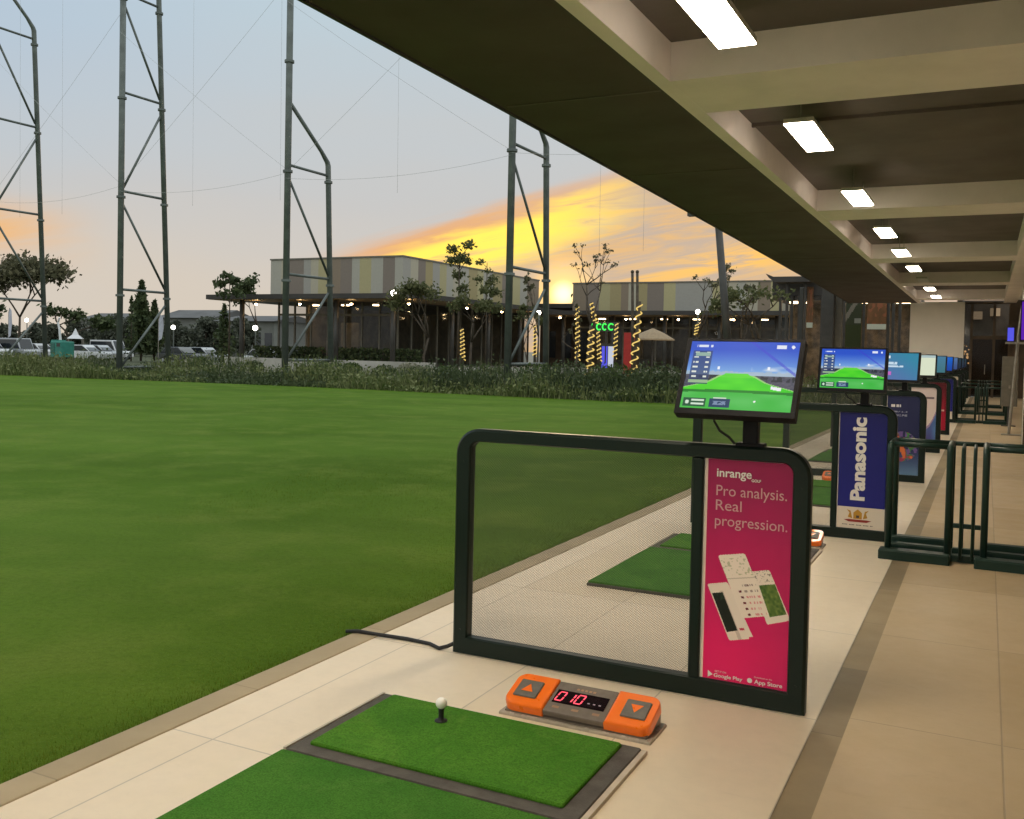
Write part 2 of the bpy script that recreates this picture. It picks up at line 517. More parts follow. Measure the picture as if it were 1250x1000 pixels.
MT['carglass'] = surf('car glass', (0.02, 0.025, 0.03), 0.1)
MT['tyre'] = surf('tyre', (0.015, 0.015, 0.015), 0.8)
MT['teal'] = surf('teal machine paint', (0.03, 0.22, 0.17), 0.5, var=0.15, scale=3)
MT['flag'] = surf('pale banner cloth', (0.46, 0.48, 0.55), 0.8, var=0.15, scale=2)
MT['farwall'] = surf('far shed wall', (0.22, 0.23, 0.21), 0.85, var=0.2, scale=0.3)
MT['farroof'] = surf('far shed roof', (0.10, 0.10, 0.10), 0.8, var=0.2, scale=0.3)
MT['green_neon'] = emit('green sign tube', (0.06, 0.85, 0.10), 1.6)
MT['canopyglow'] = emit('warm canopy lamp', (1.0, 0.68, 0.32), 48.0)
MT['shoplamp'] = emit('shop ceiling lamp', (1.0, 0.72, 0.40), 16.0)
MT['woodsoffit'] = surf('warm timber soffit', (0.30, 0.20, 0.11), 0.6, var=0.2, scale=0.8)
MT['warmglow'] = emit('warm downlight', (1.0, 0.72, 0.34), 3.0)
MT['bluescreen'] = emit('blue lit panel', (0.10, 0.10, 0.75), 1.0)
MT['purplescreen'] = emit('violet lit panel', (0.12, 0.02, 0.45), 0.9)


# ------------------------------------------------------------------ mesh helpers
class MB:
    def __init__(s):
        s.v, s.f = [], []

    def add(s, vs, fs):
        n = len(s.v)
        s.v += [tuple(v) for v in vs]
        s.f += [tuple(i + n for i in f) for f in fs]
        return s

    def box(s, x0, x1, y0, y1, z0, z1, mtx=None):
        vs = [Vector(p) for p in ((x0, y0, z0), (x1, y0, z0), (x1, y1, z0), (x0, y1, z0), (x0, y0, z1), (x1, y0, z1), (x1, y1, z1), (x0, y1, z1))]
        if mtx is not None:
            vs = [mtx @ v for v in vs]
        return s.add(vs, [(3, 2, 1, 0), (4, 5, 6, 7), (0, 1, 5, 4), (1, 2, 6, 5), (2, 3, 7, 6), (3, 0, 4, 7)])

    def cbox(s, x0, x1, y0, y1, z0, z1, c=0.01, mtx=None):
        """box with chamfered top and vertical edges"""
        def ring(i, z):
            a, b, e, d = x0 + i, x1 - i, y0 + i, y1 - i
            return [(a + c, e, z), (b - c, e, z), (b, e + c, z), (b, d - c, z), (b - c, d, z), (a + c, d, z), (a, d - c, z), (a, e + c, z)]
        rs = [ring(0, z0), ring(0, z1 - c), ring(c * 0.7, z1)]
        vs = [Vector(p) for r in rs for p in r]
        if mtx is not None:
            vs = [mtx @ v for v in vs]
        fs = [tuple(range(7, -1, -1)), tuple(range(16, 24))]
        for k in range(2):
            for i in range(8):
                j = (i + 1) % 8
                fs.append((k * 8 + i, k * 8 + j, k * 8 + 8 + j, k * 8 + 8 + i))
        return s.add(vs, fs)

    def tube(s, pts, r, n=8, r2=None, cap=True):
        pts = [Vector(p) for p in pts]
        rs = r if isinstance(r, (list, tuple)) else [r + (0 if r2 is None else (r2 - r) * i / (len(pts) - 1)) for i in range(len(pts))]
        base = len(s.v)
        t0 = (pts[1] - pts[0]).normalized()
        a = t0.orthogonal().normalized()
        for i, p in enumerate(pts):
            if i == 0:
                t = t0
            elif i == len(pts) - 1:
                t = (pts[-1] - pts[-2]).normalized()
            else:
                t = ((pts[i] - pts[i - 1]).normalized() + (pts[i + 1] - pts[i]).normalized())
                t = t.normalized() if t.length > 1e-6 else t0
            a = (a - t * a.dot(t))
            a = a.normalized() if a.length > 1e-6 else t.orthogonal().normalized()
            b = t.cross(a)
            for k in range(n):
                q = 2 * PI * k / n
                s.v.append(tuple(p + (a * math.cos(q) + b * math.sin(q)) * rs[i]))
        for i in range(len(pts) - 1):
            for k in range(n):
                j = (k + 1) % n
                s.f.append((base + i * n + k, base + i * n + j, base + (i + 1) * n + j, base + (i + 1) * n + k))
        if cap:
            s.f.append(tuple(base + k for k in range(n - 1, -1, -1)))
            e = base + (len(pts) - 1) * n
            s.f.append(tuple(e + k for k in range(n)))
        return s

    def lathe(s, prof, c=(0, 0, 0), n=20):
        base = len(s.v)
        for r, z in prof:
            for k in range(n):
                q = 2 * PI * k / n
                s.v.append((c[0] + r * math.cos(q), c[1] + r * math.sin(q), c[2] + z))
        for i in range(len(prof) - 1):
            for k in range(n):
                j = (k + 1) % n
                s.f.append((base + i * n + k, base + i * n + j, base + (i + 1) * n + j, base + (i + 1) * n + k))
        s.f.append(tuple(base + k for k in range(n - 1, -1, -1)))
        e = base + (len(prof) - 1) * n
        s.f.append(tuple(e + k for k in range(n)))
        return s

    def prism(s, poly, axis, a, b):
        """extrude polygon [(u,v)] along axis from a to b"""
        def P(u, v, w):
            return {'x': (w, u, v), 'y': (u, w, v), 'z': (u, v, w)}[axis]
        n = len(poly)
        vs = [P(u, v, a) for u, v in poly] + [P(u, v, b) for u, v in poly]
        fs = [tuple(range(n - 1, -1, -1)), tuple(range(n, 2 * n))]
        for i in range(n):
            j = (i + 1) % n
            fs.append((i, j, n + j, n + i))
        return s.add(vs, fs)

    def ball(s, c, r, n=12, m=8, sz=1.0):
        prof = [(max(1e-4, r * math.sin(PI * i / m)), -r * sz * math.cos(PI * i / m)) for i in range(m + 1)]
        return s.lathe(prof, c, n)

    def leaf(s, c, size, asp=1.6, rng=rnd, upright=0.0):
        d = Vector((rng.gauss(0, 1), rng.gauss(0, 1), rng.gauss(0, 1) + upright))
        d = d.normalized() if d.length > 1e-4 else Vector((0, 0, 1))
        e = d.orthogonal().normalized()
        e = Matrix.Rotation(rng.uniform(0, 2 * PI), 3, d) @ e
        c = Vector(c)
        L, w = size * asp * 0.5, size * 0.5
        return s.add([c - d * L, c + e * w, c + d * L, c - e * w], [(0, 1, 2, 3)])

    def build(s, name, mat, parent=None, smooth=False, bevel=0.0):
        me = bpy.data.meshes.new(name)
        me.from_pydata(s.v, [], s.f)
        me.materials.append(mat)
        if smooth:
            me.polygons.foreach_set('use_smooth', [True] * len(me.polygons))
        me.update()
        o = bpy.data.objects.new(name, me)
        COL.objects.link(o)
        if parent is not None:
            o.parent = parent
        if bevel:
            b = o.modifiers.new('bevel', 'BEVEL')
            b.width = bevel
            b.segments = 2
            b.limit_method = 'ANGLE'
        return o


def tag(o, label, cat, group=None):
    o['label'] = label
    o['category'] = cat
    if group:
        o['group'] = group
    return o


def thing(name, label, cat, loc=(0, 0, 0), rz=0.0, group=None):
    o = bpy.data.objects.new(name, None)
    o.empty_display_size = 0.2
    COL.objects.link(o)
    o.location = loc
    o.rotation_euler = (0, 0, rz)
    return tag(o, label, cat, group)


def struct(o, kind='structure'):
    o['kind'] = kind
    return o


KIDS = {}


def copy_tree(o, parent=None):
    c = o.copy()
    COL.objects.link(c)
    if parent is not None:
        c.parent = parent
    for ch in [x for x in bpy.data.objects if x.parent == o]:
        copy_tree(ch, c)
    return c


def picture(name, w, h, nx, ny, fn, mat, parent=None, clip=None):
    """flat sheet facing -Y in its own axes, x 0..w, z 0..h, coloured per small cell by fn(u, v) (sRGB 0-255)"""
    me = bpy.data.meshes.new(name)
    xs = np.linspace(0, w, nx + 1)
    zs = np.linspace(0, h, ny + 1)
    X, Z = np.meshgrid(xs, zs)
    v = np.stack([X.ravel(), np.zeros(X.size), Z.ravel()], 1)
    i, j = np.meshgrid(np.arange(nx), np.arange(ny))
    a = (j * (nx + 1) + i).ravel()
    f = np.stack([a, a + 1, a + nx + 2, a + nx + 1], 1)
    me.from_pydata(v.tolist(), [], f.tolist())
    at_ = me.color_attributes.new('Col', 'FLOAT_COLOR', 'CORNER')
    cols = np.ones((len(f), 4, 4), dtype=np.float32)
    for k in range(len(f)):
        u0, v0 = (k % nx + 0.5) / nx, (k // nx + 0.5) / ny
        cols[k, :, :] = lin(*fn(u0, v0))
    at_.data.foreach_set('color', cols.ravel())
    me.materials.append(mat)
    o = bpy.data.objects.new(name, me)
    COL.objects.link(o)
    if parent is not None:
        o.parent = parent
    return o


def lettering(body, size, mat, parent, loc, name='lettering', bold=0.0, upward=False, width=None, flat_up=None):
    cu = bpy.data.curves.new('lettering', 'FONT')
    cu.body = body
    cu.size = size
    cu.offset = bold
    cu.resolution_u = 4
    ob = bpy.data.objects.new('lettering', cu)
    COL.objects.link(ob)
    bpy.context.view_layer.update()
    me = bpy.data.meshes.new_from_object(ob.evaluated_get(bpy.context.evaluated_depsgraph_get()))
    bpy.data.objects.remove(ob)
    xs = [v.co.x for v in me.vertices]
    w0 = max(xs) - min(xs)
    x0 = min(xs)
    k = width / w0 if width else 1.0
    for v in me.vertices:
        x, y = (v.co.x - x0) * k, v.co.y
        v.co = (-y, 0, x) if upward else (x, 0, y)
    me.materials.clear()
    me.materials.append(mat)
    o = bpy.data.objects.new(name, me)
    COL.objects.link(o)
    o.parent = parent
    o.location = loc
    return o


def vnoise(seed):
    r = random.Random(seed)
    tab = [[r.random() for _ in range(64)] for _ in range(64)]

    def f(x, y):
        xi, yi = math.floor(x), math.floor(y)
        fx, fy = x - xi, y - yi
        fx, fy = fx * fx * (3 - 2 * fx), fy * fy * (3 - 2 * fy)
        t = lambda a, b: tab[a % 64][b % 64]
        return (t(xi, yi) * (1 - fx) + t(xi + 1, yi) * fx) * (1 - fy) + (t(xi, yi + 1) * (1 - fx) + t(xi + 1, yi + 1) * fx) * fy
    return f


VN = vnoise(3)
VN2 = vnoise(11)
mixc = lambda a, b, t: tuple(x + (y - x) * max(0, min(1, t)) for x, y in zip(a, b))

# ------------------------------------------------------------------ SETTING
ROOF_END = 44.0
EDGE_X0, EDGE_X1 = -4.27, -5.45                # outer soffit edge at y=3 and y=44


def sheet(name, x0, x1, y0, y1, z, mat, nx=1, ny=1):
    m = MB()
    for i in range(nx):
        for j in range(ny):
            xa, xb = x0 + (x1 - x0) * i / nx, x0 + (x1 - x0) * (i + 1) / nx
            ya, yb = y0 + (y1 - y0) * j / ny, y0 + (y1 - y0) * (j + 1) / ny
            m.add([(xa, ya, z), (xb, ya, z), (xb, yb, z), (xa, yb, z)], [(0, 1, 2, 3)])
    return struct(m.build(name, mat))


sheet('ground', -900, 900, -300, 1500, -0.30, MT['ground'])
# lawn: slightly uneven sheet with a far edge that meets the planting bed
m = MB()
NX, NY = 60, 70
for j in range(NY + 1):
    for i in range(NX + 1):
        x = -2.93 - 110 * (i / NX) ** 1.8
        y = -25 + 53.6 * j / NY
        dz = 0.0 if i == 0 else 0.05 * (VN(x * 0.25 + 50, y * 0.25) - 0.5) * min(1, i / 6)
        drop = -0.012 - 0.10 * max(0.0, min(1.0, (-x - 20) / 20)) * max(0, min(1, (y - 5) / 20))
        m.v.append((x, y, drop + dz))
for j in range(NY):
    for i in range(NX):
        a = j * (NX + 1) + i
        m.f.append((a, a + NX + 1, a + NX + 2, a + 1))
struct(m.build('lawn', MT['lawn'], smooth=True))
# planting bed beyond the lawn, right side level, left side lower like the lawn
m = MB()
for i in range(41):
    x = -2.9 - 110 * i / 40
    dz = -0.10 * max(0.0, min(1.0, (-x - 20) / 20))
    m.v += [(x, 28.3, dz - 0.03), (x, 37.0, dz - 0.03), (x, 120, -0.26)]
for i in range(40):
    a = i * 3
    m.f += [(a, a + 1, a + 4, a + 3), (a + 1, a + 2, a + 5, a + 4)]
struct(m.build('planting_bed', MT['soil']))

sheet('tee_floor', -2.79, -0.585, -10, 44, 0.0, MT['tile'])
m = MB().box(-2.93, -2.79, -25, 44, -0.2, 0.006)
struct(m.build('kerb', MT['curb'], bevel=0.006))
sheet('drain_strip', -0.585, -0.465, -10, 44, -0.003, MT['drain'])
sheet('walkway', -0.465, 4.3, -10, 46, 0.0, MT['walk'])
sheet('terrace', -16.0, -2.93, 37.2, 60, 0.004, MT['walk'])

# ------------------------------------------------------------------ bay roof
roof = thing('bay_roof', 'long dark roof with beige coffered beams over the driving bays', 'roof', (0, 0, 0))


def edge_x(y):
    return EDGE_X0 + (EDGE_X1 - EDGE_X0) * ((y - 3) / 41.0) ** 1.25 if y > 3 else EDGE_X0


m = MB()
ys = [-12, -6, 0, 3] + [3 + i * 2 for i in range(1, 21)] + [44]
for y in ys:
    ex = edge_x(y)
    m.v += [(ex, y, 3.90), (-2.72, y, 3.90), (-2.72, y, 4.5), (ex, y, 4.5), (ex, y, 4.02), (ex, y, 4.02)]
for i in range(len(ys) - 1):
    a, b = i * 6, (i + 1) * 6
    m.f += [(a, a + 1, b + 1, b), (a + 1, a + 2, b + 2, b + 1), (a + 2, a + 3, b + 3, b + 2), (a + 3, a, b, b + 3)]
m.build('soffit', MT['soffit'], roof)
m = MB()
for k in range(6):                                    # panel joints of the soffit
    y = 2.9 + 3.9 * k + 1.6
    m.box(edge_x(y) + 0.06, -2.74, y, y + 0.035, 3.892, 3.8995)
m.build('soffit_joint', MT['coffer'], roof)
m = MB()
for i in range(len(ys) - 1):
    ya, yb = ys[i], ys[i + 1]
    ea, eb = edge_x(ya), edge_x(yb)
    m.add([(ea - 0.03, ya, 3.88), (ea - 0.002, ya, 3.88), (ea - 0.002, ya, 4.55), (ea - 0.03, ya, 4.55),
           (eb - 0.03, yb, 3.88), (eb - 0.002, yb, 3.88), (eb - 0.002, yb, 4.55), (eb - 0.03, yb, 4.55)],
          [(0, 1, 5, 4), (1, 2, 6, 5), (2, 3, 7, 6), (3, 0, 4, 7)])
m.build('fascia', MT['darkroof'], roof)
MB().box(-2.718, -2.575, -12, 44, 3.897, 4.3).build('edge_beam', MT['beam'], roof)
MB().box(0.53, 1.0, -12, 44, 3.899, 4.3).build('edge_beam', MT['beam'], roof)
for k in range(-2, 5):
    y = 8.78 + 8.12 * k
    MB().box(-2.574, 0.529, y - 0.6, y + 0.6, 3.899, 4.3).build('cross_beam', MT['beam'], roof)
    MB().box(1.001, 4.3, y - 0.6, y + 0.6, 3.899, 4.3).build('cross_beam', MT['beam'], roof)
MB().box(-2.72, 4.3, -12, 44, 4.24, 4.5).build('coffer_ceiling', MT['coffer'], roof)
m = MB()
for k in range(-1, 5):                                # small ribs inside the coffers
    y = 8.78 + 8.12 * k
    for q in (1.5, 2.6):
        m.box(-2.574, 0.529, y + q, y + q + 0.05, 4.2, 4.239)
m.build('ceiling_rib', MT['coffer'], roof)

# walls
bw = thing('back_wall', 'plain beige wall closing the far end of the tee line', 'wall', (-1.9, 44.1, 0))
MB().box(-1.1, 1.0, 0, 0.25, 0, 3.95).build('wall_panel', MT['wall'], bw)
MB().box(-1.1, 1.0, -0.015, 0, 0, 0.12).build('skirting', MT['brownwall'], bw)
sw = thing('side_wall', 'long plain beige wall along the right side of the walkway', 'wall', (4.3, 17, 0))
MB().box(0, 0.2, -28, 28, 0, 4.5).build('wall_panel', MT['wall'], sw)

# glazed doorway at the end of the walkway
dw = thing('glass_doorway', 'dark brown framed glass doorway beside the beige end wall', 'doorway', (0, 44.2, 0))
m = MB()
for x in (-0.93, -0.62, 0.22, 0.80):
    m.box(x - 0.05, x + 0.05, -0.06, 0.06, 0, 3.95)
m.box(-0.88, -0.67, -0.05, 0.05, 3.86, 3.95).box(-0.57, 0.17, -0.05, 0.05, 3.86, 3.95).box(0.27, 0.75, -0.05, 0.05, 3.86, 3.95)
m.box(-0.57, 0.17, -0.05, 0.05, 2.40, 2.55).box(0.27, 0.75, -0.05, 0.05, 2.40, 2.55)
m.build('door_frame', MT['brownwall'], dw)
MB().box(-0.57, 0.17, -0.01, 0.01, 0.02, 2.40).build('door_pane', MT['glassdoor'], dw)
MB().box(-0.57, 0.17, -0.01, 0.01, 2.55, 3.86).build('window_pane', MT['glassclear'], dw)
MB().box(-0.88, -0.67, -0.01, 0.01, 0.02, 3.86).build('window_pane', MT['glassclear'], dw)
MB().box(0.27, 0.75, -0.01, 0.01, 0.02, 2.40).build('window_pane', MT['glassdoor'], dw)
MB().box(-0.10, -0.07, -0.05, -0.01, 0.95, 1.35).build('door_handle', MT['metal'], dw)
m = MB().box(-1.2, 2.5, 3.2, 3.4, 0, 4.2).box(-1.2, -1.0, 0.1, 3.2, 0, 4.2)
m.build('interior_wall', MT['brownwall'], dw)
MB().box(0.85, 4.3, 0, 0.2, 0, 4.2).build('side_panel', MT['brownwall'], dw)
for x, z in ((-0.45, 3.6), (0.25, 3.75)):
    MB().box(x - 0.2, x + 0.2, 3.1, 3.19, z - 0.25, z + 0.1).build('lit_panel', emit('dim interior light', (0.5, 0.36, 0.22), 0.55), dw)
ds = thing('display_rack', 'small lit display rack of trinkets just inside the glass doorway', 'display rack', (-0.78, 44.9, 0))
m = MB()
for z in (0.5, 1.0, 1.5, 2.0, 2.4):
    m.box(-0.16, 0.16, -0.1, 0.1, z, z + 0.03)
m.box(-0.16, -0.13, -0.1, 0.1, 0, 2.42).box(0.13, 0.16, -0.1, 0.1, 0, 2.42)
m.build('shelving', MT['brownwall'], ds)
tg = emit('trinket glow', (1.0, 0.55, 0.22), 0.9)
for k in range(16):
    MB().ball((rnd.uniform(-0.12, 0.12), -0.12, rnd.uniform(1.2, 2.3)), rnd.uniform(0.02, 0.05), 8, 6).build('trinket_light', tg, ds)

# ------------------------------------------------------------------ ceiling lights
LIGHT_Y = [-5.6, -1.45, 2.66, 6.72, 10.82, 15.2, 19.5, 23.3, 27.4, 35.3, 39.65]
names = ['nearest', 'second nearest', 'third nearest', 'fourth nearest', 'fifth nearest', 'sixth nearest', 'second farthest', 'farthest']
lp0 = thing('ceiling_light', '', 'ceiling light', (0, 0, 0), 0, 'row of suspended ceiling light panels')
MB().box(-0.15, 0.15, -0.72, 0.72, 0.002, 0.05).build('housing', MT['lampbody'], lp0)
MB().box(-0.145, 0.145, -0.715, 0.715, -0.008, 0.001).build('diffuser', MT['lamp'], lp0)
for y in (-0.6, 0.6):
    MB().tube([(0, y, 0.05), (0, y, 0.34)], 0.006, 6).build('suspension_rod', MT['metal'], lp0)
for i, y in enumerate(LIGHT_Y):
    o = lp0 if i == 0 else copy_tree(lp0)
    o.location = (-1.81, y, 3.90)
    if i < 3:
        o['label'] = 'lit ceiling light panel hanging behind the viewpoint, outside the photo'
    else:
        o['label'] = '%s lit panel of the row of suspended ceiling lights, counted from the viewpoint' % names[i - 3]
ul = thing('unlit_ceiling_light', 'unlit ceiling light panel in the gap between the sixth and seventh lit ones', 'ceiling light', (-1.81, 31.4, 3.90), 0)
MB().box(-0.15, 0.15, -0.72, 0.72, 0.002, 0.05).build('housing', MT['lampbody'], ul)
MB().box(-0.145, 0.145, -0.715, 0.715, -0.008, 0.001).build('diffuser', MT['white'], ul)


# ------------------------------------------------------------------ partition screens
def rounded(x0, x1, z0, z1, r, n=8):
    p = [(x0, z0), (x1, z0)]
    for k in range(n + 1):
        a = PI / 2 * k / n
        p.append((x1 - r + r * math.cos(a), z1 - r + r * math.sin(a)))
    for k in range(n + 1):
        a = PI / 2 + PI / 2 * k / n
        p.append((x0 + r + r * math.cos(a), z1 - r + r * math.sin(a)))
    return p


def partition_parts(root):
    D, c = 0.034, 0.012
    m = MB()
    rings = []
    for (ins, y) in ((c, -D), (0, -D + c), (0, D - c), (c, D)):
        o_ = rounded(-0.845 + ins, 0.85 - ins, ins * 0.5, 1.115 - ins, 0.125 - ins)
        i_ = rounded(-0.765 - ins * 0.4, 0.775 + ins * 0.4, 0.085 - ins * 0.4, 1.052 + ins * 0.4, 0.045)
        rings.append((o_, i_, y))
    n = len(rings[0][0])
    idx = []
    for o_, i_, y in rings:
        b = len(m.v)
        m.v += [(u, y, v) for u, v in o_] + [(u, y, v) for u, v in i_]
        idx.append(b)
    for k in range(n):
        j = (k + 1) % n
        m.f.append((idx[0] + k, idx[0] + j, idx[0] + n + j, idx[0] + n + k))
        m.f.append((idx[3] + j, idx[3] + k, idx[3] + n + k, idx[3] + n + j))
        for a in range(3):
            m.f.append((idx[a] + j, idx[a] + k, idx[a + 1] + k, idx[a + 1] + j))
            m.f.append((idx[a] + n + k, idx[a] + n + j, idx[a + 1] + n + j, idx[a + 1] + n + k))
    m.build('frame', MT['frame'], root)
    MB().cbox(0.348, 0.396, -0.03, 0.03, 0.086, 1.051, 0.006).build('divider_post', MT['frame'], root)
    m = MB().add([(-0.764, 0.0, 0.086), (0.3475, 0.0, 0.086), (0.3475, 0.0, 1.051), (-0.764, 0.0, 1.051)], [(0, 1, 2, 3)])
    m.build('mesh_panel', MT['mesh'], root)
    MB().box(0.3965, 0.774, -0.012, 0.012, 0.086, 1.051).build('backing_panel', MT['white'], root)
    for x in (-0.80, 0.81):
        for z in (0.12, 0.95):
            MB().tube([(x, -D - 0.002, z), (x, -D + 0.003, z)], 0.006, 8).build('bolt', MT['frame'], root)


PITCH = 4.245
# ---- poster prints (u across, v up)
PX0, PX1, PZ0, PZ1 = 0.404, 0.774, 0.087, 1.050
PW, PH = PX1 - PX0, PZ1 - PZ0


def inquad(q, x, z):
    s = 0
    for (a, b), (c, d) in zip(q, q[1:] + q[:1]):
        k = (c - a) * (z - b) - (d - b) * (x - a)
        if k > 0:
            s += 1
        elif k < 0:
            s -= 1
    return abs(s) == len(q)


QA = [(0.465, 0.631), (0.582, 0.652), (0.693, 0.398), (0.579, 0.371)]
QB = [(0.422, 0.5), (0.511, 0.519), (0.63, 0.291), (0.525, 0.266)]
QC = [(0.602, 0.575), (0.687, 0.594), (0.781, 0.39), (0.684, 0.359)]
QBs = [(0.444, 0.463), (0.491, 0.472), (0.560, 0.315), (0.514, 0.301)]
QCs = [(0.645, 0.522), (0.712, 0.536), (0.764, 0.414), (0.695, 0.392)]


def uvq(q, x, z):
    (ax, az_), (bx, bz), _, (dx, dz) = q
    e, f, p = (bx - ax, bz - az_), (dx - ax, dz - az_), (x - ax, z - az_)
    det = e[0] * f[1] - e[1] * f[0]
    return (p[0] * f[1] - p[1] * f[0]) / det, (e[0] * p[1] - e[1] * p[0]) / det


def inround(q, x, z, r=0.09):
    if not inquad(q, x, z):
        return False
    u, w = uvq(q, x, z)
    rw = r * 0.45
    du, dw = min(u, 1 - u), min(w, 1 - w)
    return not (du < r and dw < rw and ((r - du) / r) ** 2 + ((rw - dw) / rw) ** 2 > 1)


def pink(u, v):
    x, z = PX0 + u * PW, PZ0 + v * PH
    c = mixc((234, 26, 104), (158, 26, 84), (v - 0.15) / 0.75)
    c = mixc(c, (150, 30, 80), 0.5 * max(0, u - 0.4) * (1 - v))
    if u < 0.025:
        return (232, 212, 196)
    for q, s_q in ((QC, QCs), (QB, QBs)):
        if inround(q, x, z):
            a, b = uvq(q, x, z)
            c = (236, 222, 206)
            if inquad(s_q, x, z):
                if q is QB:
                    c = mixc((22, 30, 22), (60, 90, 66), VN(a * 14, b * 30) - 0.3 if b < 0.3 else 0)
                else:
                    c = mixc((58, 92, 34), (120, 140, 66), VN(a * 9, b * 22))
            elif q is QB and 0.45 < a < 0.62 and b > 0.14:
                c = (208, 192, 176)
            elif q is QB and 0.70 < a < 0.92 and 0.80 < b < 0.84:
                c = (200, 70, 90)
            elif q is QC and b < 0.22 and VN2(a * 20, b * 60) > 0.72:
                c = (150, 140, 126)
    if inround(QA, x, z):
        a, b = uvq(QA, x, z)
        c = (240, 226, 210)
        if 0.04 < b < 0.34 and VN2(a * 16, b * 44) > 0.68:
            c = (196, 192, 160)
        if 0.37 < b < 0.385:
            c = (200, 186, 168)
        if b > 0.42 and 0.25 < (b * 11) % 1 < 0.62:
            if abs(a - 0.30) < 0.05 and b > 0.55:
                c = (112, 30, 44)
            elif 0.45 < a < 0.95 and VN(a * 26, math.floor(b * 11) * 3.3) > 0.52:
                c = (226, 150, 150) if b > 0.62 else (170, 150, 140)
            elif b < 0.56 and abs(a - 0.62) < 0.06:
                c = (100, 40, 46)
    return c


def bluep(u, v):
    if v < 0.185:
        return (226, 214, 196)
    return mixc((30, 34, 132), (22, 26, 104), v)


def navyp(u, v):
    c = mixc((96, 132, 168), (34, 40, 84), min(1, v / 0.36))
    d = math.hypot((u - 0.5) * 0.9, (v - 0.36) * 2.2)
    if d < 0.42 and VN(u * 11, v * 26) > 0.42:
        k = VN2(u * 9, v * 22)
        c = (206, 110, 60) if k > 0.66 else (150, 56, 88) if k > 0.5 else (70, 130, 70) if k > 0.36 else (110, 84, 150)
    if abs(v - 0.875) < 0.016 and 0.12 < u < 0.42 and VN(u * 40, 1) > 0.3:
        c = (214, 210, 214)
    if (abs(v - 0.80) < 0.012 or abs(v - 0.755) < 0.012) and 0.12 < u < 0.62 and VN(u * 40, v * 90) > 0.42:
        c = (150, 152, 172)
    return c


def whitep(u, v):
    c = mixc((234, 222, 208), (222, 204, 204), v)
    e = 0.16 + 0.42 * u * u + 0.05 * math.sin(6 * u)
    if v < e:
        c = mixc((94, 150, 206), (70, 60, 128), VN(u * 4, v * 7))
    elif v < e + 0.05:
        c = (168, 140, 180)
    if abs(v - 0.83) < 0.014 and 0.5 < u < 0.9:
        c = (120, 104, 112)
    return c


def redp(u, v):
    c = mixc((172, 20, 52), (92, 14, 30), (v - 0.3) / 0.6)
    if abs(v - 0.42) < 0.02 and 0.25 < u < 0.9:
        c = (226, 190, 180)
    if math.hypot((u - 0.62), (v - 0.58) * 2.4) < 0.12:
        c = (220, 150, 120)
    return c


def cream(u, v):
    return (206, 190, 170) if (u < 0.8 or v > 0.9) else (60, 50, 60)


def darkp(u, v):
    return mixc((40, 36, 58), (26, 24, 34), v)


